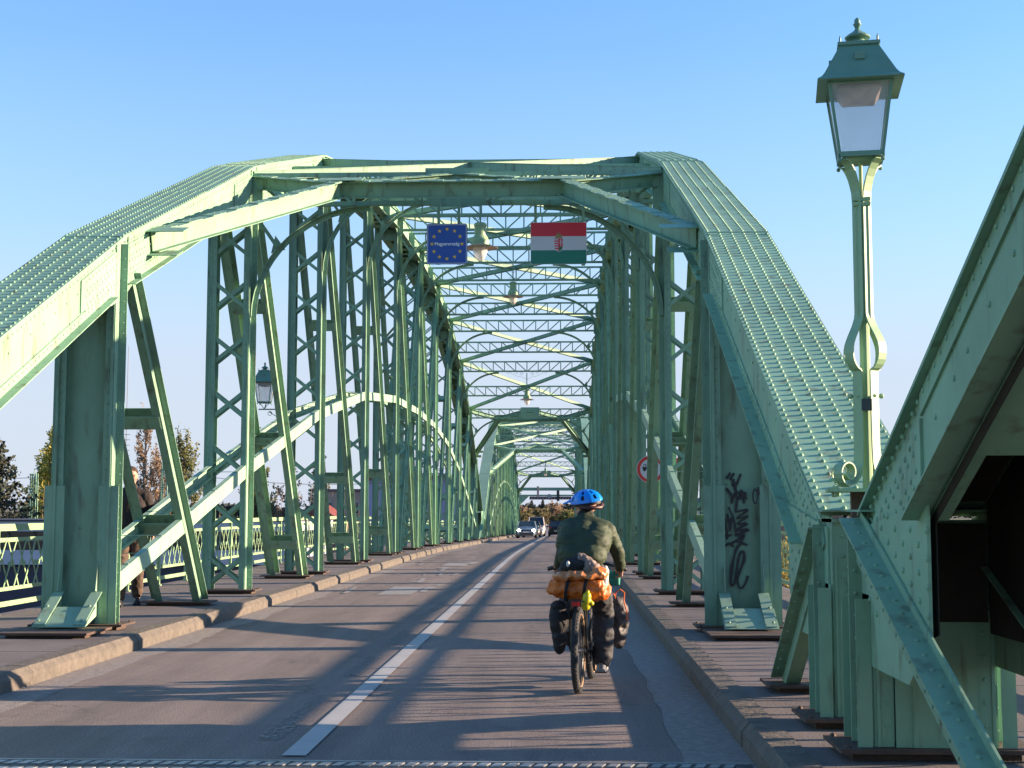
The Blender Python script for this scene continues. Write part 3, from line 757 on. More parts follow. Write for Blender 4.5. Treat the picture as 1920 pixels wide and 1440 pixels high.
# ================================================================ expansion joint across the road
b = MB(); b.box(XC-KERB+0.02, XC+KERB-0.02, 7.95, 8.42, -0.05, 0.0045)
j = tag(b.build('expansion_joint', DARK), 'steel comb expansion joint across the road at the bottom edge', 'joint')
b = MB(); x = XC-KERB+0.06
while x < XC+KERB-0.12:
    for y in (8.06, 8.27):
        b.quadbox([(x, y, 0.0047), (x+0.055, y, 0.0047), (x+0.085, y+0.10, 0.0047), (x+0.03, y+0.10, 0.0047), (x, y, 0.012), (x+0.055, y, 0.012), (x+0.085, y+0.10, 0.012), (x+0.03, y+0.10, 0.012)])
    x += 0.085
for y in (7.97, 8.40): b.box(XC-KERB+0.03, XC+KERB-0.03, y-0.012, y+0.012, 0.0047, 0.014)
b.build('comb_teeth', mat('worn_steel', (0.35, 0.36, 0.38), 0.4, metal=0.6, var=0.2, scale=8), j)

# ================================================================ street lamp on the pier
GLASS = mat('lantern_glass', (0.50, 0.54, 0.56), 0.12, alpha=0.24, spec=0.6, var=0.15, scale=6)
LAMPP = mat('lamp_paint', (0.115, 0.24, 0.175), 0.4, var=0.08, scale=4, rust=0.1)
def lantern(root, z, k=1.0):
    """square tapered lantern, base at z (local)"""
    a0, a1, h = 0.125*k, 0.182*k, 0.435*k
    f = MB()
    for sx in (-1, 1):
        for sy in (-1, 1): f.beam((sx*a0, sy*a0, z), (sx*a1, sy*a1, z+h), (1, 0, 0), 0.018*k, 0.018*k)
    for (a_, zz, t) in ((a0, z, 0.03*k), (a1, z+h-0.0*k, 0.02*k)):
        f.box(-a_, a_, -a_-0.011*k, -a_+0.009*k, zz-t/2, zz+t/2); f.box(-a_, a_, a_-0.009*k, a_+0.011*k, zz-t/2, zz+t/2)
        f.box(-a_-0.011*k, -a_+0.009*k, -a_+0.0095*k, a_-0.0095*k, zz-t/2, zz+t/2); f.box(a_-0.009*k, a_+0.011*k, -a_+0.0095*k, a_-0.0095*k, zz-t/2, zz+t/2)
    f.box(-a0*0.9, a0*0.9, -a0*0.9, a0*0.9, z-0.02*k, z-0.012*k)
    for sx in (-1, 1):
        for sy in (-1, 1): f.ell((sx*a0, sy*a0, z-0.035*k), (0.013*k, 0.013*k, 0.013*k), seg=8, rings=6)
    me = f.mesh('lantern_frame'); fixnormals(me); fr = mk('lantern_frame', me, LAMPP, root)
    g = MB()
    for (sx, sy) in ((0, -1), (1, 0), (0, 1), (-1, 0)):
        i0, i1 = a0-0.012*k, a1-0.012*k; zz0, zz1 = z+0.016*k, z+h-0.012*k
        if sx == 0: q = [(-i0, sy*a0, zz0), (i0, sy*a0, zz0), (i1, sy*a1, zz1), (-i1, sy*a1, zz1)]; th = (0, -sy*0.003, 0)
        else: q = [(sx*a0, -i0, zz0), (sx*a0, i0, zz0), (sx*a1, i1, zz1), (sx*a1, -i1, zz1)]; th = (-sx*0.003, 0, 0)
        g.prism(q, th)
    me = g.mesh('glass'); fixnormals(me); mk('glass', me, GLASS, fr)
    d = MB(); c = a1*0.82
    d.lathe([(c*1.2, z+h-0.012*k), (c*1.2, z+h-0.03*k), (c*0.9, z+h-0.085*k), (0.02, z+h-0.10*k)][::-1], seg=4)
    me = d.mesh('reflector'); fixnormals(me); mk('reflector', me, mat('brown_reflector', (0.30, 0.22, 0.18), 0.4, var=0.3, scale=14), fr)
    r = MB(); q2 = math.sqrt(2)
    r.lathe([(0.252*k*q2, z+h-0.003*k), (0.250*k*q2, z+h+0.004*k), (0.226*k*q2, z+h+0.022*k), (0.208*k*q2, z+h+0.048*k), (0.115*k*q2, z+h+0.235*k), (0.125*k*q2, z+h+0.24*k), (0.125*k*q2, z+h+0.26*k), (0.09*k*q2, z+h+0.262*k)], seg=4)
    r.lathe([(0.100*k, z+h+0.2625*k), (0.085*k, z+h+0.277*k), (0.045*k, z+h+0.290*k), (0.042*k, z+h+0.302*k), (0.075*k, z+h+0.314*k), (0.078*k, z+h+0.322*k), (0.055*k, z+h+0.340*k), (0.028*k, z+h+0.358*k), (0.012*k, z+h+0.376*k)], seg=20)
    for (sx, sy) in ((1, 1), (-1, -1), (1, -1), (-1, 1)): r.lathe([(0.006*k, z+h+0.262*k), (0.006*k, z+h+0.285*k), (0.001, z+h+0.305*k)], (sx*0.11*k, sy*0.11*k, 0), 6)
    # vents on the four faces
    for (dx, dy) in ((0, -1), (1, 0), (0, 1), (-1, 0)):
        c0 = V(dx*0.160*k, dy*0.160*k, z+h+0.155*k); tang = V(-dy, dx, 0)
        r.beam(c0-tang*0.03*k, c0+tang*0.03*k, (0, 0, 1), 0.045*k, 0.03*k)
    me = r.mesh('roof'); fixnormals(me); rf = mk('roof', me, LAMPP, root)
    fn = MB(); fn.lathe([(0.010*k, 0), (0.015*k, 0.006*k), (0.020*k, 0.024*k), (0.025*k, 0.028*k), (0.025*k, 0.034*k), (0.016*k, 0.037*k), (0.019*k, 0.044*k), (0.016*k, 0.062*k), (0.004, 0.074*k)], (0, 0, z+h+0.372*k), 14)
    me = fn.mesh('finial'); fixnormals(me); mk('finial', me, LAMPP, rf, smooth=True)
def street_lamp(x, y, z, label):
    root = empty('street_lamp', (x, y, z), 0, label, 'street lamp')
    root.rotation_euler = (0, 0, R(-9))
    p = MB()
    # four flats, gathered above, spread and curled below, ballooned at mid height
    for i in range(4):
        an = R(90*i+45); dx, dy = math.cos(an), math.sin(an); tg = V(-dy, dx, 0)
        path = []
        for j in range(22):                    # volute at the foot
            t = j/21; th = R(-90 + 430*(1-t)); rr = 0.030 + 0.048*t
            path.append((0.185 + rr*math.cos(th), 0.092 + rr*math.sin(th)))
        path = path[:]
        prof = path + [(0.13, 0.030), (0.09, 0.075), (0.072, 0.15), (0.068, 0.25), (0.066, 0.5), (0.066, 0.70), (0.072, 0.706), (0.092, 0.715), (0.112, 0.735), (0.127, 0.762), (0.135, 0.80), (0.134, 0.835), (0.126, 0.867), (0.110, 0.90), (0.091, 0.932), (0.073, 0.96), (0.058, 0.99), (0.046, 1.02), (0.041, 1.05), (0.041, 1.40), (0.041, 1.72), (0.046, 1.79), (0.058, 1.835), (0.072, 1.878), (0.092, 1.92), (0.115, 1.952), (0.150, 1.972)]
        for (u, v) in zip(prof[:-1], prof[1:]):
            a_, b_ = V(dx*u[0], dy*u[0], u[1]), V(dx*v[0], dy*v[0], v[1])
            if (a_-b_).length > 1e-4: p.beam(a_, b_ + (b_-a_).normalized()*0.001, tg, 0.066, 0.009)
    p.lathe([(0.030, 0.0), (0.030, 1.0), (0.012, 1.02), (0.012, 1.97)], seg=10)
    for z0_ in (1.70, 1.73): p.lathe([(0.068, z0_), (0.072, z0_+0.005), (0.072, z0_+0.018), (0.068, z0_+0.023)], seg=4)
    p.lathe([(0.054, 1.0), (0.054, 1.70)], seg=4)
    for an in (0, 90, 180, 270):
        c = V(math.cos(R(an+45))*0.06, math.sin(R(an+45))*0.06, 0.55); p.ell(c, (0.02, 0.02, 0.014), seg=8, rings=6)
    p.tube([(-0.085, -0.0, 0.55), (0.085, 0.0, 0.55)], 0.008, 6); p.ell((0.09, 0, 0.55), (0.016, 0.016, 0.016), seg=8, rings=6); p.ell((-0.09, 0, 0.55), (0.016, 0.016, 0.016), seg=8, rings=6)
    me = p.mesh('pole'); fixnormals(me); mk('pole', me, RAILP, root)
    b = MB(); b.box(-0.24, 0.24, -0.24, 0.24, -0.022, -0.002)
    for sx in (-1, 1):
        for sy in (-1, 1): b.lathe([(0.016, -0.05), (0.016, 0.012)], (sx*0.19, sy*0.19, 0), 6)
    me = b.mesh('base_plate'); fixnormals(me); mk('base_plate', me, RAILP, root)
    b = MB(); b.box(-0.10, 0.10, -0.10, 0.10, -0.26, -0.0225); me = b.mesh('pedestal'); fixnormals(me); mk('pedestal', me, RUST, root)
    b = MB(); b.box(-0.03, 0.03, -0.075, -0.045, 0.46, 0.53); me = b.mesh('lock_box'); fixnormals(me); mk('lock_box', me, DARK, root)
    lantern(root, 2.0, 1.0)
    return root
street_lamp(1.825, 8.34, 1.63, 'tall ornate lamp post with scrolled foot and square lantern standing on the right pier')
street_lamp(XC*2-1.86, 8.28, 1.63, 'ornate lamp post on the left pier outside the left edge')

# bracket lanterns on the outer side of the left truss
def bracket_lamp(s, y, z, label):
    root = empty('wall_lantern', (XS(s, 1.22), y, z), 0, label, 'lantern', 'bracket lanterns over the footway')
    q = -s; xw = q*0.52
    b = MB(); b.tube([(-q*0.12, 0, -0.15), (q*0.5, 0, -0.15)], 0.014, 6); b.tube([(xw, 0, -0.45), (xw, 0, 0.12)], 0.014, 6)
    b.tube([(q*0.5, 0, -0.45), (q*0.35, 0, -0.36), (q*0.1, 0, -0.2)], 0.008, 6)
    pts = [V(q*0.12+0.05*math.cos(t/10*6.5)*(1-t/40), 0, -0.24+0.05*math.sin(t/10*6.5)*(1-t/40)) for t in range(14)]
    b.tube(pts, 0.006, 5)
    b.tube([(0, 0, -0.15), (0.02*q, 0, -0.08), (0.04*q, 0, -0.02)], 0.012, 6); b.tube([(0, 0, -0.15), (-0.06, 0, -0.06), (-0.11, 0, -0.02)], 0.008, 6); b.tube([(0, 0, -0.15), (0.06, 0, -0.06), (0.11, 0, -0.02)], 0.008, 6)
    b.box(xw-0.01, xw+0.055*1, -0.04, 0.04, -0.06, 0.04)
    me = b.mesh('bracket'); fixnormals(me); mk('bracket', me, LAMPP, root)
    lantern(root, 0.0, 0.98); return root
for k, lb in ((3, 'green square lantern on a wall bracket between the second and third left posts'), (6, 'small square lantern on a bracket high behind the middle of the left truss'), (9, 'farthest bracket lantern hidden among the far left posts')):
    bracket_lamp(-1, Y1+k*P, 3.80 if k == 3 else 3.75, lb)

# hanging lamps on the centre line
BULB = mat('clear_globe', (0.86, 0.80, 0.76), 0.12, alpha=0.55, spec=0.6)
SHADE = mat('lamp_shade_rim', (0.50, 0.36, 0.28), 0.5, var=0.1, scale=5)
def spiral(b, c, r0, r1, turns, a0, hand, rr, plane=1):
    pts = []
    n = int(16*turns)
    for i in range(n+1):
        t = i/n; a_ = a0 + hand*turns*2*math.pi*t; r_ = r0 + (r1-r0)*t
        pts.append(V(c[0]+r_*math.cos(a_), c[1], c[2]+r_*math.sin(a_)))
    b.tube(pts, rr, 4)
def hanging_lamp(y, zrim, ztop_, label):
    root = empty('hanging_lamp', (XC, y-0.10, zrim), 0, label, 'hanging lamp', 'hanging lamps over the middle of the road')
    b = MB(); b.lathe([(0.185, 0.0), (0.195, 0.10), (0.18, 0.13), (0.15, 0.20), (0.15, 0.205), (0.125, 0.22), (0.125, 0.40), (0.135, 0.42), (0.135, 0.47), (0.10, 0.50), (0.02, 0.505)], seg=24)
    me = b.mesh('housing'); fixnormals(me); mk('housing', me, RAILP, root, smooth=False)
    b = MB(); b.lathe([(0.17, 0.005), (0.27, -0.02), (0.37, -0.05), (0.375, -0.047), (0.27, -0.012), (0.20, 0.012)], seg=28); me = b.mesh('shade'); fixnormals(me); mk('shade', me, SHADE, root, smooth=True)
    b = MB(); b.lathe([(0.15, -0.001), (0.16, -0.06), (0.15, -0.14), (0.12, -0.23), (0.07, -0.30), (0.02, -0.33)], seg=20); me = b.mesh('globe'); fixnormals(me); g = mk('globe', me, BULB, root, smooth=True)
    b = MB(); b.lathe([(0.06, -0.02), (0.075, -0.10), (0.05, -0.20), (0.01, -0.23)], seg=12); me = b.mesh('bulb'); fixnormals(me); mk('bulb', me, mat('bulb_white', (0.8, 0.8, 0.78), 0.3), g, smooth=True)
    H_ = ztop_-zrim
    b = MB(); b.tube([(0, 0, 0.50), (0, 0, H_)], 0.018, 8); b.tube([(-0.03, 0, 0.55), (-0.03, 0, H_)], 0.006, 5)
    for q in (-1, 1):
        spiral(b, (q*0.09, 0, 0.62), 0.075, 0.015, 1.5, 0 if q < 0 else math.pi, q, 0.006)
        spiral(b, (q*0.28, 0, H_-0.05), 0.10, 0.02, 1.6, 0 if q < 0 else math.pi, -q, 0.006)
        spiral(b, (q*0.52, 0, H_+0.02), 0.12, 0.02, 1.6, 0 if q < 0 else math.pi, -q, 0.006)
        b.tube([(0, 0, H_-0.35), (q*0.2, 0, H_-0.22), (q*0.5, 0, H_-0.16), (q*0.8, 0, H_-0.02), (q*0.95, 0, H_+0.12)], 0.006, 5)
        spiral(b, (q*0.95, 0, H_+0.04), 0.09, 0.02, 1.4, R(90), -q, 0.006)
    me = b.mesh('scrolled_rod'); fixnormals(me); mk('scrolled_rod', me, LAMPP, root)
    return root
hanging_lamp(Y1+3*P, 7.14, 8.36, 'nearest hanging lamp, between the blue star sign and the flag sign')
hanging_lamp(Y1+6*P, 9.24, 10.42, 'second hanging lamp, below the flag sign in the middle of the first arch')
hanging_lamp(Y1+9*P, 7.13, 8.45, 'third hanging lamp, small, just above the far portal of the first arch')
hanging_lamp(Y2+9*P, 5.6, 7.0, 'tiny hanging lamp inside the second arch')

# ================================================================ signs
def rrect(w, h, r, n=6):
    pts = []
    for (cx_, cz_, a0) in ((w/2-r, h/2-r, 0), (-w/2+r, h/2-r, 90), (-w/2+r, -h/2+r, 180), (w/2-r, -h/2+r, 270)):
        for i in range(n+1):
            a_ = R(a0+90*i/n); pts.append((cx_+r*math.cos(a_), cz_+r*math.sin(a_)))
    return pts
def plate(b, pts, y, th):   # pts (x,z) in the XZ plane, front at y
    b.prism([(x, y, z) for x, z in pts], (0, th, 0))
def star(b, cx_, cz_, r, y):
    pts = []
    for i in range(10):
        rr = r if i % 2 == 0 else r*0.40; a_ = R(90+36*i); pts.append((cx_+rr*math.cos(a_), cz_+rr*math.sin(a_)))
    plate(b, pts, y, 0.0015)
def text_mesh(body, size, ext=0.0008, align='CENTER'):
    cu = bpy.data.curves.new('t', 'FONT'); cu.body = body; cu.size = size; cu.extrude = ext; cu.offset = 0.0012; cu.align_x = align; cu.align_y = 'CENTER'
    o = bpy.data.objects.new('t', cu); COL.objects.link(o); bpy.context.view_layer.update()
    me = bpy.data.meshes.new_from_object(o.evaluated_get(bpy.context.evaluated_depsgraph_get())); bpy.data.objects.remove(o); return me
SB = mat('sign_blue', (0.002, 0.065, 0.34), 0.4); SW = mat('sign_white', (0.55, 0.55, 0.56), 0.4); SY = mat('sign_yellow', (0.85, 0.50, 0.02), 0.45)
SR = mat('sign_red', (0.62, 0.012, 0.03), 0.4); SG = mat('sign_green', (0.0, 0.17, 0.11), 0.4); SBK = mat('sign_black', (0.012, 0.012, 0.014), 0.5)
SGREY = mat('sign_back', (0.25, 0.26, 0.27), 0.5); RINGR = mat('ring_red', (0.60, 0.035, 0.02), 0.4)
YS_ = 22.2
def hangers(root, xs, z0, z1, y=0.02):
    for x in xs:
        b = MB(); b.box(x-0.022, x+0.022, y, y+0.04, z0, z1); b.box(x-0.03, x+0.03, y-0.006, y+0.05, z0-0.03, z0)
        me = b.mesh('hanger'); fixnormals(me); mk('hanger', me, PAINT, root)
eu = empty('border_sign', (-1.84, YS_, 5.815), 0, 'square blue sign with a ring of twelve yellow stars and the word Magyarország', 'sign')
b = MB(); plate(b, rrect(0.665, 0.67, 0.04), 0.0, 0.012); me = b.mesh('panel'); fixnormals(me); mk('panel', me, SB, eu)
b = MB()
o_, i_ = rrect(0.64, 0.645, 0.03), rrect(0.618, 0.623, 0.022)
for i in range(len(o_)):
    j = (i+1) % len(o_); b.prism([(o_[i][0], -0.0015, o_[i][1]), (o_[j][0], -0.0015, o_[j][1]), (i_[j][0], -0.0015, i_[j][1]), (i_[i][0], -0.0015, i_[i][1])], (0, 0.001, 0))
me = b.mesh('border_line'); fixnormals(me); mk('border_line', me, SW, eu)
b = MB()
for i in range(12): star(b, 0.245*math.cos(R(30*i)), 0.245*math.sin(R(30*i)), 0.036, -0.002)
me = b.mesh('stars'); fixnormals(me); mk('stars', me, SY, eu)
mk('lettering', text_mesh('Magyarország', 0.074, 0.001), mat('sign_lettering', (0.8, 0.8, 0.8), 0.4), eu, loc=(0, -0.0015, 0), rot=(R(90), 0, 0))
hangers(eu, (-0.14, 0.19), -0.30, 0.72)
fl = empty('flag_sign', (-0.026, YS_, 5.815), 0, 'red, white and green flag sign with a small coat of arms', 'sign')
W_, H_ = 0.91, 0.69
b = MB(); plate(b, rrect(W_, H_, 0.03), 0.0, 0.012); me = b.mesh('panel'); fixnormals(me); mk('panel', me, SW, fl)
def band(z0, z1, m, nm, top):
    pts = [(x, z) for x, z in rrect(W_-0.012, H_-0.012, 0.026)]
    pts = [(x, min(max(z, z0), z1)) for x, z in pts]
    pp_ = []
    for p in pts:
        if not pp_ or abs(p[0]-pp_[-1][0])+abs(p[1]-pp_[-1][1]) > 1e-4: pp_.append(p)
    b = MB(); plate(b, pp_, -0.0015, 0.001); me = b.mesh(nm); fixnormals(me); mk(nm, me, m, fl)
band(H_/6, H_/2, SR, 'red_band', 1); band(-H_/2, -H_/6, SG, 'green_band', 0)
# coat of arms: shield halves, double cross, crown
em = MB(); sh = []
for i in range(13):
    a_ = R(180+180*i/12); sh.append((0.066*math.cos(a_), -0.055+0.075*math.sin(a_)))
sh = [(-0.066, 0.075)] + sh + [(0.066, 0.075)]
plate(em, [(x*1.12, z*1.06) for x, z in sh], -0.0025, 0.0008); me = em.mesh('coat_of_arms'); fixnormals(me); ca = mk('coat_of_arms', me, SW, fl)
em = MB(); plate(em, sh, -0.0035, 0.0009); me = em.mesh('shield'); fixnormals(me); mk('shield', me, SR, ca)
em = MB()
for z in (0.055, 0.015, -0.025, -0.065): em.box(-0.064, -0.004, -0.0045, -0.0037, z-0.009, z+0.009)
em.box(-0.056, -0.004, -0.0045, -0.0037, -0.118, -0.10)
em.box(0.030, 0.039, -0.0045, -0.0037, -0.055, 0.065); em.box(0.016, 0.053, -0.0048, -0.0046, 0.033, 0.042); em.box(0.010, 0.059, -0.0048, -0.0046, 0.000, 0.010)
me = em.mesh('silver_charges'); fixnormals(me); mk('silver_charges', me, SW, ca)
em = MB(); plate(em, [(0.002, -0.075), (0.02, -0.06), (0.034, -0.05), (0.05, -0.06), (0.064, -0.07), (0.055, -0.10), (0.035, -0.115), (0.002, -0.127)], -0.0046, 0.0008); me = em.mesh('green_hill'); fixnormals(me); mk('green_hill', me, mat('hill_green', (0.02, 0.13, 0.05), 0.5), ca)
em = MB(); cr = [(-0.055, 0.082)] + [(0.055*math.cos(R(180-15*i)), 0.10+0.06*math.sin(R(180-15*i))) for i in range(13)] + [(0.055, 0.082)]
plate(em, cr, -0.0035, 0.0009); em.box(-0.008, 0.000, -0.0035, -0.0027, 0.161, 0.19); em.box(-0.016, 0.010, -0.0040, -0.0036, 0.172, 0.180)
me = em.mesh('crown'); fixnormals(me); mk('crown', me, mat('crown_gold', (0.30, 0.20, 0.07), 0.5, var=0.6, scale=90), ca)
hangers(fl, (-0.375, 0.40), -0.33, 0.72)

# round traffic sign on the front of the third right post
rs = empty('traffic_sign', (1.86, Y1+3*P-0.42, 2.35), 0, 'round red ringed no lorries sign partly hidden behind the right truss posts', 'sign')
b = MB(); ring = [(0.29*math.cos(R(10*i)), 0.29*math.sin(R(10*i))) for i in range(36)]; plate(b, ring, 0, 0.006); me = b.mesh('disc'); fixnormals(me); mk('disc', me, SW, rs)
b = MB()
for i in range(48):
    a_, c_ = R(7.5*i), R(7.5*(i+1)); b.prism([(0.278*math.cos(a_), -0.002, 0.278*math.sin(a_)), (0.278*math.cos(c_), -0.002, 0.278*math.sin(c_)), (0.215*math.cos(c_), -0.002, 0.215*math.sin(c_)), (0.215*math.cos(a_), -0.002, 0.215*math.sin(a_))], (0, 0.0015, 0))
me = b.mesh('red_ring'); fixnormals(me); mk('red_ring', me, RINGR, rs)
b = MB(); plate(b, [(-0.165, -0.0), (-0.165, 0.06), (-0.145, 0.105), (-0.085, 0.105), (-0.085, 0.03), (-0.07, 0.03), (-0.07, 0.12), (0.15, 0.12), (0.15, 0.0)], -0.002, 0.0015)
for x in (-0.125, 0.02, 0.105): plate(b, [(x+0.03*math.cos(R(30*i)), -0.012+0.03*math.sin(R(30*i))) for i in range(12)], -0.0035, 0.001)
me = b.mesh('lorry_symbol'); fixnormals(me); mk('lorry_symbol', me, SBK, rs)
b = MB(); plate(b, [(-0.15, 0.05), (-0.15, 0.062), (-0.137, 0.092), (-0.105, 0.092), (-0.105, 0.05)], -0.0035, 0.001); me = b.mesh('cab_window'); fixnormals(me); mk('cab_window', me, SW, rs)
mk('lettering', text_mesh('20 t', 0.10), SBK, rs, loc=(0, -0.0015, -0.10), rot=(R(90), 0, 0))
b = MB(); b.box(-0.02, 0.02, 0.007, 0.045, -0.5, 0.32); b.box(-0.02, 0.02, 0.045, 0.32, -0.2, -0.16); b.box(-0.02, 0.02, 0.045, 0.32, 0.16, 0.20); me = b.mesh('bracket'); fixnormals(me); mk('bracket', me, SGREY, rs)
r2 = empty('traffic_sign', (4.0, 46.0, 3.0), 0, 'red disc sign half hidden behind the lattice of the right truss', 'sign')
b = MB(); plate(b, [(0.28*math.cos(R(12*i)), 0.28*math.sin(R(12*i))) for i in range(30)], 0, 0.006); me = b.mesh('disc'); fixnormals(me); mk('disc', me, SR, r2)
b = MB(); b.tube([(0, 0.04, -2.9), (0, 0.04, 0.3)], 0.025, 8); me = b.mesh('pole'); fixnormals(me); mk('pole', me, SGREY, r2)
b = MB(); b.box(-0.2, 0.2, -0.003, -0.001, -0.035, 0.035); me = b.mesh('white_bar'); fixnormals(me); mk('white_bar', me, SW, r2)

# ================================================================ graffiti on the right big post
GR = [[(295, 25), (262, 75)], [(325, 30), (290, 82)], [(261, 118), (263, 124)], [(377, 35), (352, 100), (332, 150), (352, 195)], [(316, 75), (320, 132), (346, 100)],
      [(262, 150), (298, 200), (306, 272)], [(306, 272), (330, 190), (352, 245), (380, 170), (374, 240)], [(382, 165), (398, 232), (402, 272)], [(346, 250), (338, 335)],
      [(330, 340), (432, 322), (345, 390), (432, 372), (350, 432), (426, 432), (340, 482), (440, 480), (330, 525), (402, 520)], [(280, 300), (300, 342), (322, 402), (342, 522)],
      [(270, 350), (285, 432)], [(300, 382), (290, 492)], [(246, 390), (265, 500), (268, 556)], [(225, 500), (268, 530), (306, 515)], [(230, 440), (232, 470)], [(250, 610), (288, 590), (322, 615)],
      [(290, 597), (350, 560), (402, 520), (372, 590), (340, 640), (312, 750), (298, 903), (328, 898), (362, 690), (396, 655), (402, 720), (352, 860), (362, 930), (390, 942), (424, 880), (432, 845)],
      [(340, 570), (432, 602)], [(410, 180), (418, 240)]]
GR2 = [[(492+19*math.cos(R(20*i)), 215+56*math.sin(R(20*i))) for i in range(19)], [(514, 142), (523, 205)]]
Rm = cam.rotation_euler.to_matrix()
def px_ray(u, v): return Rm @ Vector(((u-W0/2)/F, -(v-H0/2)/F, -1.0))
def on_y(u, v, y):
    d = px_ray(u, v); t = y/d.y; return V(d.x*t, y, EYE+d.z*t)
def on_z(u, v, z):
    d = px_ray(u, v); t = (z-EYE)/d.z; return V(d.x*t, d.y*t, z)
def ribbon(b, pts, w, y, th):
    # smooth, then lay a flat painted stroke on the plane
    sm = []
    for i in range(len(pts)-1):
        p0 = pts[max(i-1, 0)]; p1 = pts[i]; p2 = pts[i+1]; p3 = pts[min(i+2, len(pts)-1)]
        for j in range(5):
            t = j/5; sm.append(0.5*((2*p1)+(p2-p0)*t+(2*p0-5*p1+4*p2-p3)*t*t+(3*p1-p0-3*p2+p3)*t**3))
    sm.append(pts[-1]); n = len(b.v)
    for i, p in enumerate(sm):
        t = (sm[min(i+1, len(sm)-1)]-sm[max(i-1, 0)]).normalized(); nn = V(-t.z, 0, t.x)
        ww = w*(0.75+0.5*noise.noise(p*9)) ; b.v += [tuple(p+nn*ww/2), tuple(p-nn*ww/2)]
    for i in range(len(sm)-1): b.f.append((n+2*i, n+2*i+1, n+2*i+3, n+2*i+2))
yk = Y1+P
INK = mat('black_spray_paint', (0.008, 0.012, 0.02), 0.35)
b = MB()
for gi, st in enumerate(GR): ribbon(b, [on_y(1300+x/4.2375, 880+z/4.2375, yk-0.0205-0.0004*gi) for x, z in st], 0.036, 0, 0)
for gi, st in enumerate(GR2): ribbon(b, [on_y(1300+x/4.2375, 880+z/4.2375, yk-0.12-0.0245-0.0004*gi) for x, z in st], 0.026, 0, 0)
gob = b.build('graffiti', INK); gob.parent = [c for c in SPAN1.children if c.name.startswith('post')][0]
# attach to the right post of node 1
for c in SPAN1.children:
    if c.name.startswith('post') and abs(min(v.co.y for v in c.data.vertices)-P) < 0.6 and c.data.vertices[0].co.x > 0: gob.parent = c
gob.location = (0, -Y1, 0)
# worn symbols in the left lane, laid flat on the asphalt
S6 = lambda pts: [(640+x/6.0, 960+z/6.0) for x, z in pts]
MK = [S6([(385, 932), (782, 930), (935, 845), (600, 836)]), S6([(866, 898), (950, 900), (985, 868), (1085, 850), (1050, 836), (940, 850)]), S6([(1050, 832), (1110, 830), (1180, 815), (1090, 815)]),
      S6([(750, 780), (870, 792), (1005, 770), (925, 770), (958, 740), (905, 745), (850, 778)]), S6([(915, 718), (940, 715), (955, 695), (925, 700)]),
      S6([(965, 688), (1060, 672), (1140, 678), (1150, 692), (1110, 712), (1075, 712), (1110, 694), (1090, 684), (1030, 688)]),
      S6([(1065, 632), (1170, 620), (1270, 634), (1190, 636), (1150, 660), (1090, 660), (1140, 636)]), S6([(1120, 606), (1395, 608), (1440, 575), (1205, 570)]), S6([(1425, 585), (1490, 587), (1560, 560), (1260, 558), (1220, 566), (1450, 570)]),
      S6([(0, 915), (60, 915), (180, 850), (270, 842), (150, 842)]), S6([(850, 600), (900, 596), (945, 568), (910, 574)]), S6([(1230, 712), (1275, 712), (1350, 686), (1290, 692)]), S6([(590, 695), (660, 696), (650, 680), (625, 685)])]
b = MB()
for i, pl in enumerate(MK): b.flatquad([on_z(x, y, 0.0065+0.0003*i) for x, y in pl])
me = b.mesh('lane_symbols'); fixnormals(me)
wm = mat('faded_road_paint', (0.30, 0.29, 0.285), 0.75, col2=(0.20, 0.19, 0.185), scale=14)
tag(mk('lane_symbols', me, wm), kind='structure')
# ================================================================ sculpting helper: overlapping volumes fused into one skin
TMP = bpy.data.scenes.new('sculpting')
def blob(name, parts, m, parent, vox=0.010, smooth=4, disp=0.0, dscale=0.08, stretch=None):
    b = MB()
    for p in parts:
        if p[0] == 'cap':
            pts, rs = [Vector(q) for q in p[1]], p[2]
            # resample for round bends
            b.tube(pts, rs, 14)
            for q, r_ in zip(pts, rs): b.ell(q, (r_, r_, r_), seg=14, rings=9)
        elif p[0] == 'ell': b.ell(p[1], p[2], p[3] if len(p) > 3 else None, seg=20, rings=14)
        elif p[0] == 'box':
            n = len(b.v); c = Vector(p[1]); h = p[2]; Mr = p[3].to_matrix() if len(p) > 3 and p[3] else Matrix.Identity(3)
            cs = [(-1, -1, -1), (1, -1, -1), (1, 1, -1), (-1, 1, -1), (-1, -1, 1), (1, -1, 1), (1, 1, 1), (-1, 1, 1)]
            b.quadbox([c + Mr @ Vector((q[0]*h[0], q[1]*h[1], q[2]*h[2])) for q in cs])
    me = b.mesh(name); fixnormals(me)
    o = bpy.data.objects.new(name, me); TMP.collection.objects.link(o)
    md = o.modifiers.new('r', 'REMESH'); md.mode = 'VOXEL'; md.voxel_size = vox
    if smooth: sm = o.modifiers.new('s', 'SMOOTH'); sm.iterations = smooth; sm.factor = 0.6
    vl = TMP.view_layers[0]; vl.update()
    me2 = bpy.data.meshes.new_from_object(o.evaluated_get(vl.depsgraph))
    bpy.data.objects.remove(o)
    if disp > 0:
        cs = [Vector(v.co) for v in me2.vertices]; ns = [Vector(v.normal) for v in me2.vertices]; flat = []
        for q, nn in zip(cs, ns):
            q2 = Vector((q.x*(stretch[0] if stretch else 1), q.y*(stretch[1] if stretch else 1), q.z*(stretch[2] if stretch else 1)))/dscale
            n_ = 1 - abs(noise.noise(q2))*2.2
            q = q + nn*(disp*n_ + disp*0.4*noise.noise(q2*2.7)); flat += [q.x, q.y, q.z]
        me2.vertices.foreach_set('co', flat); me2.update()
    me2.name = name
    me2.materials.clear()
    return mk(name, me2, m, parent, smooth=True)
SKIN = mat('skin', (0.46, 0.25, 0.17), 0.55, var=0.06, scale=12)
BLACKC = mat('black_cloth', (0.012, 0.012, 0.014), 0.85, var=0.3, scale=9)
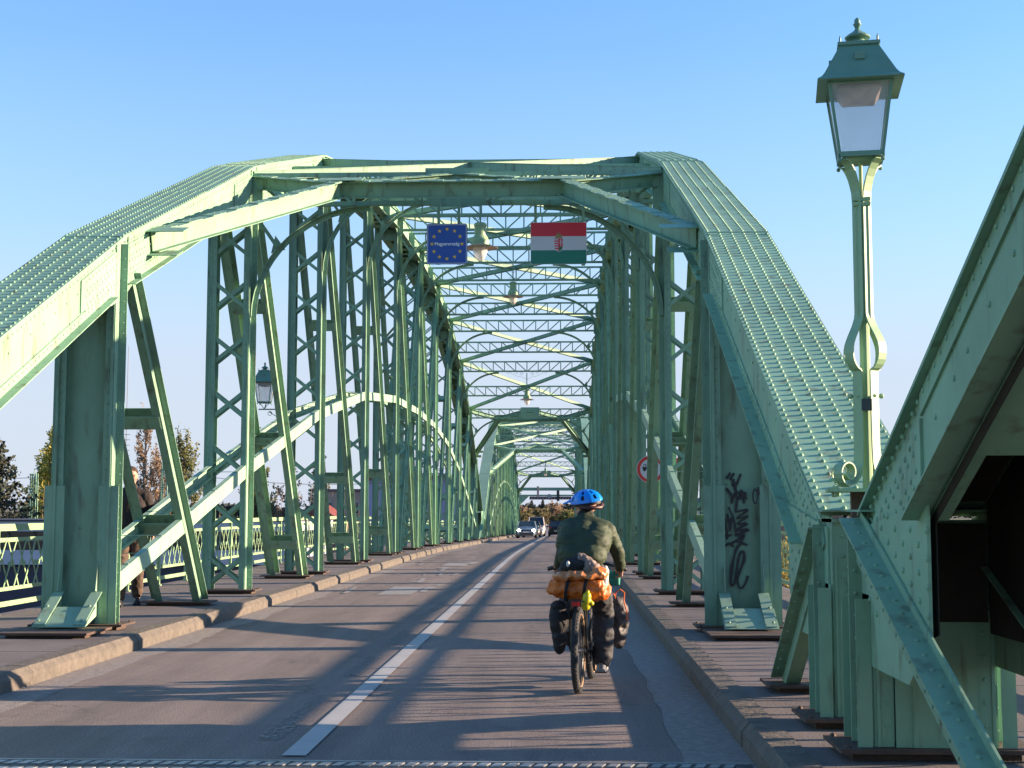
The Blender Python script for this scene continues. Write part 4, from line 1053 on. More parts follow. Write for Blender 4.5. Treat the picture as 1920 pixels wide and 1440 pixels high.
CHAR = mat('charcoal_trousers', (0.035, 0.035, 0.04), 0.8, var=0.3, scale=7)
OLIVE = mat('olive_jacket', (0.024, 0.042, 0.018), 0.7, var=0.25, scale=5)
HELM = mat('helmet_blue', (0.0, 0.22, 0.75), 0.3)
def hand_parts(c, fwd, side, up, curl=0.6, k=1.0):
    """palm at c, fingers along fwd curling down (-up), thumb at +side"""
    c = Vector(c); fwd = Vector(fwd).normalized(); side = Vector(side).normalized(); up = Vector(up).normalized()
    out = [('ell', c, (0.047*k, 0.041*k, 0.018*k), Matrix((fwd, side, up)).transposed().to_quaternion())]
    for i, (ln, off) in enumerate(((0.068, 0.030), (0.077, 0.011), (0.072, -0.009), (0.056, -0.028))):
        p = c + fwd*0.040*k + side*off*k; pts = [p]; d = fwd.copy()
        for j, f in enumerate((0.42, 0.33, 0.25)):
            an = curl*(0.55+0.45*j) + 0.05*i
            d = (fwd*math.cos(an) - up*math.sin(an)).normalized(); p = p + d*ln*f*k; pts.append(p)
        out.append(('cap', pts, [0.0092*k, 0.0088*k, 0.0080*k, 0.0068*k]))
    p = c + side*0.036*k - fwd*0.012*k
    out.append(('cap', [p, p+(side*0.7+fwd*0.7)*0.030*k-up*0.006, p+(side*0.45+fwd*0.9)*0.055*k-up*0.016*k], [0.0115*k, 0.0100*k, 0.0080*k]))
    return out
def head_parts(c, rot, k=1.0):
    c = Vector(c); M = rot.to_matrix()
    T = lambda x, y, z: c + M @ Vector((x*k, y*k, z*k))       # local: face towards -Y
    q = rot
    P_ = [('ell', T(0, 0.012, 0.035), (0.076*k, 0.096*k, 0.085*k), q), ('ell', T(0, -0.022, -0.040), (0.062*k, 0.070*k, 0.072*k), q), ('ell', T(0, -0.052, -0.088), (0.034*k, 0.032*k, 0.028*k), q),
          ('cap', [T(0, -0.088, 0.018), T(0, -0.106, -0.014), T(0, -0.110, -0.026)], [0.009*k, 0.012*k, 0.014*k]),
          ('ell', T(0.013, -0.098, -0.028), (0.009*k, 0.010*k, 0.008*k), q), ('ell', T(-0.013, -0.098, -0.028), (0.009*k, 0.010*k, 0.008*k), q),
          ('cap', [T(-0.040, -0.078, 0.030), T(0, -0.090, 0.032), T(0.040, -0.078, 0.030)], [0.010*k, 0.011*k, 0.010*k]),
          ('cap', [T(-0.022, -0.086, -0.057), T(0, -0.094, -0.054), T(0.022, -0.086, -0.057)], [0.006*k, 0.008*k, 0.006*k]),
          ('cap', [T(-0.018, -0.084, -0.066), T(0, -0.091, -0.068), T(0.018, -0.084, -0.066)], [0.006*k, 0.008*k, 0.006*k]),
          ('ell', T(0.040, -0.062, -0.020), (0.022*k, 0.020*k, 0.020*k), q), ('ell', T(-0.040, -0.062, -0.020), (0.022*k, 0.020*k, 0.020*k), q),
          ('ell', T(0.078, 0.008, -0.004), (0.009*k, 0.018*k, 0.030*k), q), ('ell', T(-0.078, 0.008, -0.004), (0.009*k, 0.018*k, 0.030*k), q)]
    return P_, T
def eyes(T, parent, k=1.0):
    b = MB(); 
    for x in (-0.030, 0.030): b.ell(T(x, -0.079, 0.008), (0.011*k, 0.006*k, 0.006*k), seg=10, rings=6)
    me = b.mesh('eyes'); fixnormals(me); mk('eyes', me, mat('eye_dark', (0.05, 0.035, 0.03), 0.3), parent, smooth=True)
    b = MB()
    for x in (-1, 1): b.tube([T(x*0.016, -0.0905, 0.026), T(x*0.032, -0.089, 0.031), T(x*0.048, -0.078, 0.026)], 0.0035*k, 5)
    me = b.mesh('eyebrows'); fixnormals(me); mk('eyebrows', me, mat('hair_dark', (0.022, 0.014, 0.010), 0.7), parent)

# ================================================================ touring bicycle  (local: +X forward, +Y left, +Z up, origin under the rear hub)
FRAMEM = mat('bike_frame_black', (0.012, 0.012, 0.013), 0.35); TYRE = mat('tyre_rubber', (0.02, 0.022, 0.026), 0.8, bump=0.4, bscale=120); ALU = mat('alloy', (0.45, 0.45, 0.45), 0.35, metal=0.9)
TANW = mat('tan_sidewall', (0.34, 0.21, 0.11), 0.8)
bike = empty('bicycle', (0.14, 11.60, 0.0), R(83), 'loaded touring bicycle with an orange roll across the rack, ridden on the right lane', 'bicycle')
def wheel(x, nm):
    Rr = 0.315
    b = MB(); n = 48; sec = [(0.036*math.cos(R(30*i)), 0.030*math.sin(R(30*i))) for i in range(12)]
    for i in range(n):
        a_ = 2*math.pi*i/n
        for (dr, dy) in sec: b.v.append(((Rr+dr)*math.cos(a_), dy, (Rr+dr)*math.sin(a_)))
    for i in range(n):
        for j in range(12):
            k = (j+1) % 12; p = ((i+1) % n)*12; b.f.append((i*12+j, i*12+k, p+k, p+j))
    for i in range(60):          # tread knobs
        a_ = 2*math.pi*i/60
        for dy in (-0.018, 0.0, 0.018):
            b.ell(((Rr+0.034-abs(dy)*0.35)*math.cos(a_+dy), dy, (Rr+0.034-abs(dy)*0.35)*math.sin(a_+dy)), (0.007, 0.007, 0.007), seg=5, rings=4)
    me = b.mesh('tyre'); fixnormals(me)
    w = empty('wheel', (x, 0, 0.351)); w.parent = bike
    mk('tyre', me, TYRE, w, smooth=True)
    b = MB(); 
    for s in (-1, 1):
        b2 = [V((Rr-0.020)*math.cos(2*math.pi*i/48), s*0.020, (Rr-0.020)*math.sin(2*math.pi*i/48)) for i in range(49)]
        b.tube(b2, 0.007, 5, cap=False)
    me = b.mesh('sidewall'); fixnormals(me); mk('sidewall', me, TANW, w, smooth=True)
    b = MB(); b2 = [V((Rr-0.030)*math.cos(2*math.pi*i/48), 0, (Rr-0.030)*math.sin(2*math.pi*i/48)) for i in range(49)]; b.tube(b2, 0.013, 8, cap=False)
    me = b.mesh('rim'); fixnormals(me); mk('rim', me, FRAMEM, w, smooth=True)
    b = MB()
    for i in range(28):
        a_ = 2*math.pi*i/28; s = 1 if i % 2 else -1; b.tube([V(0.02*math.cos(a_+0.9*s), s*0.028, 0.02*math.sin(a_+0.9*s)), V((Rr-0.035)*math.cos(a_), 0, (Rr-0.035)*math.sin(a_))], 0.0012, 4)
    me = b.mesh('spokes'); fixnormals(me); mk('spokes', me, ALU, w)
    b = MB(); b.tube([V(0, -0.06, 0), V(0, 0.06, 0)], 0.017, 10); b.tube([V(0, 0.030, 0), V(0, 0.034, 0)], 0.075, 20); me = b.mesh('hub'); fixnormals(me); mk('hub', me, ALU, w)
wheel(0, 'r'); wheel(1.06, 'f')
b = MB(); BB = V(0.44, 0, 0.30); ST = V(0.29, 0, 0.80); HT, HB = V(0.83, 0, 0.90), V(0.88, 0, 0.72)
b.tube([BB, ST], 0.017, 10); b.tube([BB, HB], 0.022, 10); b.tube([ST-V(-0.01, 0, 0.03), HT], 0.018, 10); b.tube([HT+V(-0.01, 0, 0.03), HB], 0.023, 10)
for s in (-1, 1):
    b.tube([V(0, s*0.065, 0.35), BB+V(0, s*0.02, 0)], 0.010, 8); b.tube([V(0, s*0.065, 0.35), ST+V(0, s*0.02, -0.04)], 0.009, 8)
    b.tube([HB+V(0, s*0.04, -0.01), V(0.98, s*0.055, 0.52), V(1.06, s*0.055, 0.351)], 0.012, 8)
b.tube([HB+V(0, -0.05, 0), HB+V(0, 0.05, 0)], 0.018, 8)
me = b.mesh('frame'); fixnormals(me); mk('frame', me, FRAMEM, bike, smooth=True)
b = MB(); b.tube([HT, V(0.80, 0, 1.02)], 0.014, 8); b.tube([V(0.70, 0.30, 0.985), V(0.76, 0.18, 1.03), V(0.80, 0, 1.03), V(0.76, -0.18, 1.03), V(0.70, -0.32, 0.985)], 0.013, 8)
for s in (-1, 1): b.tube([V(0.69, s*0.345, 0.985), V(0.74, s*0.22, 1.02)], 0.019, 8); b.tube([V(0.78, s*0.22, 1.03), V(0.84, s*0.30, 0.99)], 0.006, 5)
me = b.mesh('handlebar'); fixnormals(me); mk('handlebar', me, FRAMEM, bike, smooth=True)
b = MB(); b.tube([ST, V(0.26, 0, 0.93)], 0.014, 8); b.ell((0.19, 0, 0.945), (0.12, 0.075, 0.025)); b.ell((0.31, 0, 0.945), (0.10, 0.028, 0.02)); me = b.mesh('saddle'); fixnormals(me); mk('saddle', me, BLACKC, bike, smooth=True)
b = MB()
for s in (-1, 1):
    b.tube([V(0.27, s*0.05, 0.76), V(0.05, s*0.06, 0.76), V(-0.16, s*0.06, 0.76), V(-0.18, 0, 0.76)], 0.006, 6)
    b.tube([V(-0.10, s*0.06, 0.76), V(0, s*0.075, 0.36)], 0.006, 6); b.tube([V(0.08, s*0.06, 0.76), V(0, s*0.075, 0.36)], 0.006, 6)
for x in (-0.1, 0.0, 0.1, 0.2): b.tube([V(x, -0.06, 0.76), V(x, 0.06, 0.76)], 0.005, 5)
b.box(-0.205, -0.19, -0.045, 0.045, 0.72, 0.78)
me = b.mesh('rear_rack'); fixnormals(me); mk('rear_rack', me, FRAMEM, bike)
b = MB(); b.box(-0.222, -0.206, -0.03, 0.03, 0.725, 0.76); me = b.mesh('rear_light'); fixnormals(me); mk('rear_light', me, mat('red_plastic', (0.5, 0.01, 0.01), 0.25), bike)
b = MB()
b.tube([BB+V(0, -0.07, 0), BB+V(0, 0.07, 0)], 0.015, 8)
b.tube([BB+V(0, -0.075, 0), BB+V(0.02, -0.085, -0.165)], 0.009, 6); b.tube([BB+V(0, 0.075, 0), BB+V(-0.02, 0.085, 0.165)], 0.009, 6)
b.box(0.42, 0.51, -0.19, -0.10, 0.12, 0.135); b.box(0.38, 0.47, 0.10, 0.19, 0.455, 0.470); b.tube([V(0.44, -0.062, 0.30), V(0.44, -0.058, 0.30)], 0.085, 24)
b.tube([V(0, -0.056, 0.351), V(0, -0.046, 0.351)], 0.045, 16); b.tube([V(0, -0.058, 0.395), V(0.44, -0.058, 0.385)], 0.004, 4); b.tube([V(0, -0.058, 0.30), V(0.44, -0.058, 0.215)], 0.004, 4); b.tube([V(0.0, -0.07, 0.33), V(0.01, -0.07, 0.24)], 0.014, 6)
me = b.mesh('drivetrain'); fixnormals(me); mk('drivetrain', me, FRAMEM, bike)

# luggage: each bag is a thing of its own
def bag(name, parts, m, label, loc=(0, 0, 0), disp=0.006, cat='bag', group=None, ds=0.09, vox=0.009):
    o = blob(name, parts, m, None, vox=vox, smooth=3, disp=disp, dscale=ds)
    o.location = bike.location; o.rotation_euler = bike.rotation_euler
    return tag(o, label, cat, group)
ORANGE = mat('orange_nylon', (0.50, 0.12, 0.012), 0.45, var=0.15, scale=10, bump=0.3, bscale=30); GREYB = mat('grey_pannier', (0.055, 0.05, 0.052), 0.6, var=0.25, scale=9, bump=0.3, bscale=25)
roll = bag('stuff_sack', [('cap', [(0.02, 0.215, 0.855), (0.02, 0.15, 0.872), (0.02, 0.0, 0.86), (0.02, -0.13, 0.862), (0.02, -0.175, 0.85)], [0.045, 0.088, 0.098, 0.103, 0.088]), ('ell', (0.05, -0.08, 0.82), (0.12, 0.16, 0.07))], ORANGE, 'orange roll bag strapped across the rear rack', disp=0.016, ds=0.07)
for yy in (0.085, -0.065):
    b = MB(); pts = [V(0.02+0.128*math.cos(t), yy+0.012*math.sin(2*t), 0.868+0.120*math.sin(t)) for t in [R(20*i) for i in range(19)]]
    for p, q in zip(pts[:-1], pts[1:]): b.beam(p, q+(q-p)*0.05, (0, 1, 0), 0.028, 0.005)
    me = b.mesh('strap'); fixnormals(me); mk('strap', me, BLACKC, roll)
plb = bag('plastic_bag', [('ell', (-0.03, -0.02, 0.965), (0.10, 0.17, 0.035)), ('ell', (-0.02, -0.16, 0.985), (0.06, 0.08, 0.05)), ('ell', (-0.03, 0.10, 0.955), (0.09, 0.10, 0.03))], mat('orange_plastic_film', (0.50, 0.13, 0.02), 0.25, col2=(0.50, 0.26, 0.13), scale=18), 'crumpled orange plastic wrapping between the roll bag and the black dry bag', disp=0.018, ds=0.06)
dry = bag('dry_bag', [('ell', (0.03, 0.01, 1.035), (0.10, 0.125, 0.075)), ('ell', (0.05, -0.03, 1.07), (0.08, 0.09, 0.055)), ('ell', (0.02, 0.07, 1.03), (0.085, 0.08, 0.07))], BLACKC, 'black dry bag with a small white emblem sitting on top of the orange roll', disp=0.010, ds=0.09)
b = MB(); b.ell((-0.078, 0.075, 1.060), (0.008, 0.016, 0.026), Euler((0, 0, 0.3)).to_quaternion(), seg=12, rings=6); me = b.mesh('emblem'); fixnormals(me); mk('emblem', me, SW, dry, smooth=True)
jk = bag('folded_jacket', [('cap', [(0.0, -0.02, 1.12), (0.0, -0.08, 1.07), (-0.02, -0.14, 1.02), (-0.02, -0.18, 0.98)], [0.028, 0.042, 0.045, 0.035]), ('ell', (-0.04, -0.10, 1.03), (0.03, 0.05, 0.045))], mat('taupe_cloth', (0.20, 0.155, 0.135), 0.8, var=0.15, scale=12), 'crumpled taupe cloth tucked beside the black dry bag', disp=0.012, ds=0.05, cat='cloth')
bt = bag('water_bottle', [('cap', [(0.0, -0.215, 0.90), (0.0, -0.225, 1.0)], [0.033, 0.033]), ('cap', [(0.0, -0.226, 1.0), (0.0, -0.228, 1.03)], [0.018, 0.018])], mat('white_plastic', (0.7, 0.68, 0.62), 0.4), 'white bottle standing at the right end of the orange roll', disp=0.0, cat='bottle', vox=0.006)
yb = bag('yellow_bottle', [('cap', [(-0.12, -0.075, 0.72), (-0.12, -0.085, 0.80)], [0.035, 0.036]), ('cap', [(-0.12, -0.087, 0.80), (-0.12, -0.092, 0.84)], [0.014, 0.014]), ('cap', [(-0.12, -0.03, 0.735), (-0.12, -0.12, 0.745)], [0.022, 0.022])], mat('yellow_plastic', (0.5, 0.42, 0.01), 0.4), 'yellow bottle hanging under the orange roll', disp=0.003, cat='bottle', vox=0.007)
bag('pannier', [('ell', (0.02, 0.165, 0.60), (0.11, 0.075, 0.15)), ('ell', (0.02, 0.16, 0.46), (0.09, 0.055, 0.14)), ('ell', (0.02, 0.17, 0.71), (0.10, 0.055, 0.04))], BLACKC, 'black pannier on the left of the rear wheel, under the orange roll', disp=0.010, cat='pannier', group='black and grey panniers on the bicycle')
bag('pannier', [('ell', (0.98, 0.20, 0.56), (0.10, 0.070, 0.20)), ('ell', (0.98, 0.19, 0.42), (0.09, 0.06, 0.13))], BLACKC, 'dark front pannier on the left fork, mostly hidden', disp=0.010, cat='pannier', group='black and grey panniers on the bicycle')
rp = bag('pannier', [('ell', (0.70, -0.285, 0.57), (0.11, 0.075, 0.15)), ('ell', (0.70, -0.275, 0.43), (0.10, 0.065, 0.12)), ('ell', (0.70, -0.27, 0.70), (0.08, 0.055, 0.05))], GREYB, 'grey pannier with orange cord at the lower right of the bicycle', disp=0.014, cat='pannier', group='black and grey panniers on the bicycle', ds=0.07)
b = MB(); b.tube([V(0.62, -0.25, 0.74), V(0.60, -0.26, 0.79), V(0.60, -0.30, 0.82), V(0.60, -0.335, 0.79), V(0.60, -0.33, 0.72), V(0.60, -0.355, 0.62), V(0.60, -0.36, 0.55)], 0.006, 6); b.tube([V(0.60, -0.25, 0.76), V(0.59, -0.24, 0.79), V(0.60, -0.22, 0.76)], 0.005, 6)
me = b.mesh('cord'); fixnormals(me); mk('cord', me, mat('orange_cord', (0.7, 0.15, 0.03), 0.6), rp)

# ================================================================ the cyclist (same local axes as the bicycle)
cyc = empty('person', tuple(bike.location), R(83), 'person in a blue helmet and dark green jacket riding the loaded bicycle away', 'person')
lean = lambda x, y, z: (x, y, z)
hd = V(0.50, -0.015, 1.515); hq = Euler((R(4), R(10), R(90+58)), 'XYZ').to_quaternion()
hp, T = head_parts(hd, hq)
bp_ = hp + [('cap', [(0.42, -0.03, 1.36), (0.46, -0.02, 1.43), (0.48, -0.018, 1.48)], [0.060, 0.056, 0.054]),
      ('cap', [(0.20, -0.01, 1.00), (0.26, -0.01, 1.12), (0.34, -0.015, 1.24), (0.40, -0.02, 1.34)], [0.12, 0.12, 0.13, 0.11]),
      ('cap', [(0.20, -0.08, 0.98), (0.53, -0.16, 0.62), (0.44, -0.155, 0.24)], [0.085, 0.060, 0.042]), ('cap', [(0.20, 0.08, 0.98), (0.60, 0.13, 0.86), (0.44, 0.14, 0.56)], [0.085, 0.060, 0.042]),
      ('cap', [(0.43, -0.155, 0.23), (0.47, -0.15, 0.175), (0.54, -0.15, 0.165)], [0.035, 0.033, 0.028]), ('cap', [(0.43, 0.14, 0.55), (0.45, 0.145, 0.51), (0.54, 0.145, 0.50)], [0.035, 0.033, 0.028]),
      ('cap', [(0.40, -0.21, 1.33), (0.50, -0.285, 1.13), (0.66, -0.295, 1.00)], [0.055, 0.042, 0.028]), ('cap', [(0.40, 0.15, 1.33), (0.50, 0.19, 1.14), (0.66, 0.25, 1.02)], [0.055, 0.042, 0.028])]
bp_ += hand_parts((0.695, -0.285, 0.995), (0.75, 0.1, -0.45), (0, 1, 0), (0.4, 0, 0.9), curl=1.25) + hand_parts((0.695, 0.265, 1.01), (0.75, -0.1, -0.45), (0, -1, 0), (0.4, 0, 0.9), curl=1.25)
body = blob('body', bp_, SKIN, cyc, vox=0.0075, smooth=3); eyes(T, body)
blob('jacket', [('cap', [(0.19, -0.005, 1.07), (0.26, -0.01, 1.15), (0.33, -0.015, 1.26), (0.395, -0.02, 1.34)], [0.135, 0.150, 0.155, 0.125]), ('ell', (0.21, 0.06, 1.12), (0.13, 0.14, 0.11)), ('ell', (0.21, -0.08, 1.12), (0.13, 0.14, 0.11)), ('ell', (0.27, 0.075, 1.22), (0.13, 0.145, 0.13)), ('ell', (0.27, -0.105, 1.22), (0.13, 0.145, 0.13)), ('box', (0.30, -0.02, 1.24), (0.06, 0.19, 0.10), Euler((0, R(-32), 0)).to_quaternion()),
      ('cap', [(0.37, 0.12, 1.35), (0.39, -0.02, 1.385), (0.37, -0.16, 1.35)], [0.078, 0.090, 0.078]), ('ell', (0.32, 0.09, 1.26), (0.13, 0.12, 0.14)), ('ell', (0.32, -0.13, 1.26), (0.13, 0.12, 0.14)),
      ('cap', [(0.385, -0.205, 1.335), (0.44, -0.26, 1.22), (0.50, -0.295, 1.12), (0.63, -0.30, 1.01)], [0.074, 0.062, 0.056, 0.042]), ('cap', [(0.385, 0.145, 1.335), (0.44, 0.165, 1.22), (0.50, 0.19, 1.13), (0.63, 0.24, 1.03)], [0.074, 0.062, 0.056, 0.042])],
     OLIVE, body, vox=0.0085, smooth=12, disp=0.006, dscale=0.075, stretch=(1.0, 0.55, 1.7))
blob('collar', [('cap', [(0.415, -0.025, 1.375), (0.44, -0.02, 1.425), (0.46, -0.018, 1.455)], [0.092, 0.080, 0.070]), ('cap', [(0.37, 0.06, 1.41), (0.385, -0.02, 1.43), (0.39, -0.09, 1.405)], [0.03, 0.034, 0.028])], mat('collar_black', (0.008, 0.014, 0.013), 0.8), body, vox=0.009, smooth=4, disp=0.006, dscale=0.05)
blob('trousers', [('cap', [(0.16, 0.0, 1.02), (0.20, -0.02, 0.98)], [0.135, 0.14]), ('cap', [(0.22, -0.09, 0.97), (0.40, -0.145, 0.78), (0.52, -0.16, 0.62), (0.47, -0.16, 0.45), (0.435, -0.16, 0.25)], [0.115, 0.095, 0.083, 0.085, 0.078]),
      ('cap', [(0.22, 0.08, 0.97), (0.42, 0.12, 0.92), (0.60, 0.13, 0.86), (0.52, 0.14, 0.72), (0.45, 0.14, 0.57)], [0.115, 0.095, 0.083, 0.08, 0.07])], CHAR, body, vox=0.009, smooth=3, disp=0.012, dscale=0.09, stretch=(1, 1, 1.6))
b = MB()
SHOE = mat('grey_shoe', (0.22, 0.22, 0.23), 0.6, var=0.3, scale=20)
blob('shoe', [('cap', [(0.395, -0.155, 0.178), (0.47, -0.152, 0.176), (0.56, -0.150, 0.166)], [0.040, 0.043, 0.034]), ('box', (0.475, -0.152, 0.148), (0.125, 0.040, 0.012))], SHOE, body, vox=0.006, smooth=2)
blob('shoe', [('cap', [(0.40, 0.145, 0.515), (0.47, 0.145, 0.512), (0.56, 0.145, 0.502)], [0.040, 0.043, 0.034]), ('box', (0.475, 0.145, 0.483), (0.125, 0.040, 0.012))], SHOE, body, vox=0.006, smooth=2)
# helmet with vents, dark lower shell and a visor to the front of the head
b = MB(); c = hd; Mh = hq.to_matrix()
Th = lambda x, y, z: c + Mh @ Vector((x, y, z))
nu, nv = 28, 14
vents = [(-0.055, -0.02, 0.022, 0.060), (0.055, -0.02, 0.022, 0.060), (0.0, -0.03, 0.018, 0.065), (-0.075, 0.075, 0.018, 0.035), (0.075, 0.075, 0.018, 0.035), (0, 0.10, 0.022, 0.028)]
shell = MB(); dark = MB()
for i in range(nv+1):
    th = R(4+ (i/nv)*98)
    for j in range(nu):
        ph = 2*math.pi*j/nu
        x = 0.112*math.sin(th)*math.cos(ph); y = 0.020+0.142*math.sin(th)*math.sin(ph); z = 0.052+0.106*math.cos(th)
        rid = 0.006*max(0, math.cos(ph*8))*math.sin(th)
        k = 1+rid*6; p = Th(x*k, 0.02+(y-0.02)*k, 0.052+(z-0.052)*(1+rid*3)); shell.v.append(tuple(p))
        p = Th(x*0.95, 0.02+(y-0.02)*0.95, 0.052+(z-0.052)*0.95); dark.v.append(tuple(p))
def isvent(x, y, th):
    if th < R(14) or th > R(84): return False
    r_ = math.hypot(x, y-0.02); 
    return False
for i in range(nv):
    for j in range(nu):
        k = (j+1) % nu; th = R(4+((i+0.5)/nv)*98)
        vent = (i in (3, 4, 5, 7, 8, 9)) and (j % 4 in (1,)) 
        lower = th > R(88)
        dark.f.append((i*nu+j, i*nu+k, (i+1)*nu+k, (i+1)*nu+j))
        if not vent and not lower: shell.f.append((i*nu+j, i*nu+k, (i+1)*nu+k, (i+1)*nu+j))
me = shell.mesh('helmet'); fixnormals(me); ho = mk('helmet', me, HELM, body, smooth=False)
md = ho.modifiers.new('t', 'SOLIDIFY'); md.thickness = 0.010; md.offset = 1
bv = ho.modifiers.new('b', 'BEVEL'); bv.width = 0.002; bv.segments = 2
me = dark.mesh('helmet_liner'); fixnormals(me); ld = mk('helmet_liner', me, mat('helmet_dark', (0.02, 0.012, 0.016), 0.6), ho, smooth=True)
b = MB(); b.prism([Th(-0.085, -0.105, 0.075), Th(-0.06, -0.20, 0.060), Th(0, -0.225, 0.062), Th(0.06, -0.20, 0.060), Th(0.085, -0.105, 0.075), Th(0.0, -0.115, 0.098)], Mh @ Vector((0, 0, 0.010)))
me = b.mesh('visor'); fixnormals(me); mk('visor', me, HELM, ho)
b = MB(); b.tube([Th(-0.108, 0.02, 0.03), Th(-0.09, 0.115, 0.012), Th(0, 0.162, 0.0), Th(0.09, 0.115, 0.012), Th(0.108, 0.02, 0.03)], 0.018, 8); b.tube([Th(0.085, 0.02, 0.02), Th(0.075, -0.02, -0.05), Th(0.0, -0.06, -0.12)], 0.006, 5); b.tube([Th(-0.085, 0.02, 0.02), Th(-0.075, -0.02, -0.05), Th(0.0, -0.06, -0.12)], 0.006, 5)
me = b.mesh('helmet_rim'); fixnormals(me); mk('helmet_rim', me, mat('helmet_dark_rim', (0.05, 0.015, 0.02), 0.5), ho, smooth=True)
hs = bag('handlebar_pouch', [('box', (0.78, -0.235, 0.90), (0.05, 0.045, 0.055)), ('box', (0.80, -0.225, 0.91), (0.045, 0.04, 0.06))], mat('teal_pouch', (0.01, 0.22, 0.17), 0.5, var=0.4, scale=40), 'small teal pouch hanging from the right side of the handlebar', disp=0.003, cat='pouch', vox=0.008)

# ================================================================ pedestrians
def walker(loc, rz, k, label, top, bottom, hair, shoecol, sleeve=None, longhair=False, step=0.16):
    r = empty('person', loc, rz, label, 'person'); r.scale = (k, k, k)
    P_, T = head_parts((0, -0.02, 1.645), Euler((R(2), 0, R(6))).to_quaternion(), 1.04)
    bd = P_ + [('cap', [(0, 0.005, 1.43), (0, -0.005, 1.56)], [0.062, 0.058]), ('cap', [(0, 0, 0.95), (0, 0.0, 1.15), (0, 0.0, 1.36)], [0.115, 0.11, 0.12]),
         ('cap', [(-0.09, 0, 0.92), (-0.10, -step*0.6, 0.50), (-0.10, -step, 0.09)], [0.085, 0.055, 0.042]), ('cap', [(0.09, 0, 0.92), (0.10, step*0.25, 0.50), (0.10, step*1.2, 0.11)], [0.085, 0.055, 0.042]),
         ('cap', [(-0.10, -step, 0.06), (-0.11, -step-0.14, 0.045)], [0.036, 0.030]), ('cap', [(0.10, step*1.2, 0.07), (0.11, step*1.2-0.13, 0.045)], [0.036, 0.030]),
         ('cap', [(-0.19, 0.0, 1.40), (-0.25, 0.03, 1.14), (-0.26, -0.03, 0.90)], [0.055, 0.043, 0.029]), ('cap', [(0.19, 0.0, 1.40), (0.26, 0.06, 1.14), (0.29, 0.0, 0.90)], [0.055, 0.043, 0.029])]
    bd += hand_parts((-0.262, -0.045, 0.835), (0.05, -0.15, -1), (0.3, -1, 0), (1, 0, 0), curl=0.5) + hand_parts((0.292, -0.015, 0.835), (-0.05, -0.15, -1), (-0.3, -1, 0), (-1, 0, 0), curl=0.5)
    bo = blob('body', bd, SKIN, r, vox=0.0085, smooth=3); eyes(T, bo, 1.04)
    blob('top', [('cap', [(0, 0.0, 0.96), (0, 0.0, 1.12), (0, 0.0, 1.33)], [0.150, 0.152, 0.150]), ('ell', (-0.07, 0, 1.25), (0.13, 0.125, 0.20)), ('ell', (0.07, 0, 1.25), (0.13, 0.125, 0.20)), ('cap', [(-0.15, 0.01, 1.41), (0, 0.02, 1.45), (0.15, 0.01, 1.41)], [0.075, 0.082, 0.075]), ('cap', [(0, 0.015, 1.45), (0, 0.005, 1.515)], [0.085, 0.078]),
                 ('cap', [(-0.19, 0.0, 1.395), (-0.25, 0.03, 1.14), (-0.262, -0.02, 0.93)], [0.078, 0.066, 0.050]), ('cap', [(0.19, 0.0, 1.395), (0.26, 0.06, 1.14), (0.288, 0.0, 0.93)], [0.078, 0.066, 0.050])], top, bo, vox=0.010, smooth=3, disp=0.009, dscale=0.10)
    blob('trousers', [('cap', [(0, 0, 0.98), (0, 0, 0.90)], [0.135, 0.14]), ('cap', [(-0.09, 0, 0.90), (-0.10, -step*0.6, 0.50), (-0.10, -step, 0.13)], [0.108, 0.082, 0.068]), ('cap', [(0.09, 0, 0.90), (0.10, step*0.25, 0.50), (0.10, step*1.2, 0.15)], [0.108, 0.082, 0.068])], bottom, bo, vox=0.010, smooth=3, disp=0.008, dscale=0.08)
    for (x, y) in ((-0.10, -step-0.04), (0.10, step*1.2-0.04)):
        blob('shoe', [('cap', [(x, y+0.05, 0.055), (x*1.05, y-0.12, 0.042)], [0.046, 0.040]), ('box', (x, y-0.03, 0.012), (0.046, 0.135, 0.014))], shoecol, bo, vox=0.008, smooth=2)
    hr = [('ell', T(0, 0.024, 0.062), (0.082, 0.095, 0.078), Euler((0, 0, R(6))).to_quaternion()), ('ell', T(0, 0.055, 0.0), (0.078, 0.065, 0.075))]
    if longhair: hr += [('ell', T(0, 0.085, -0.03), (0.07, 0.05, 0.09)), ('ell', T(0, 0.09, 0.10), (0.045, 0.045, 0.045))]
    blob('hair', hr, hair, bo, vox=0.007, smooth=2, disp=0.004, dscale=0.02)
    return r
walker((-6.12, 19.6, PAVE), R(14), 1.10, 'person in a black hoodie and brown trousers walking behind the left truss post', mat('hoodie_black', (0.014, 0.011, 0.011), 0.85, col2=(0.032, 0.018, 0.012), scale=3.5), mat('brown_trousers', (0.085, 0.055, 0.04), 0.85, var=0.2, scale=5), mat('hair_brown', (0.05, 0.024, 0.014), 0.8), mat('dark_shoe', (0.02, 0.02, 0.025), 0.5))
walker((2.98, 34.0, PAVE), R(95), 0.93, 'person in teal top and grey trousers hidden by posts on the right footway', mat('teal_top', (0.012, 0.10, 0.11), 0.8, var=0.2, scale=6), mat('grey_trousers', (0.22, 0.20, 0.23), 0.8, var=0.15, scale=5), mat('hair_auburn', (0.09, 0.028, 0.016), 0.8), mat('dark_shoe', (0.02, 0.02, 0.025), 0.5), longhair=True)

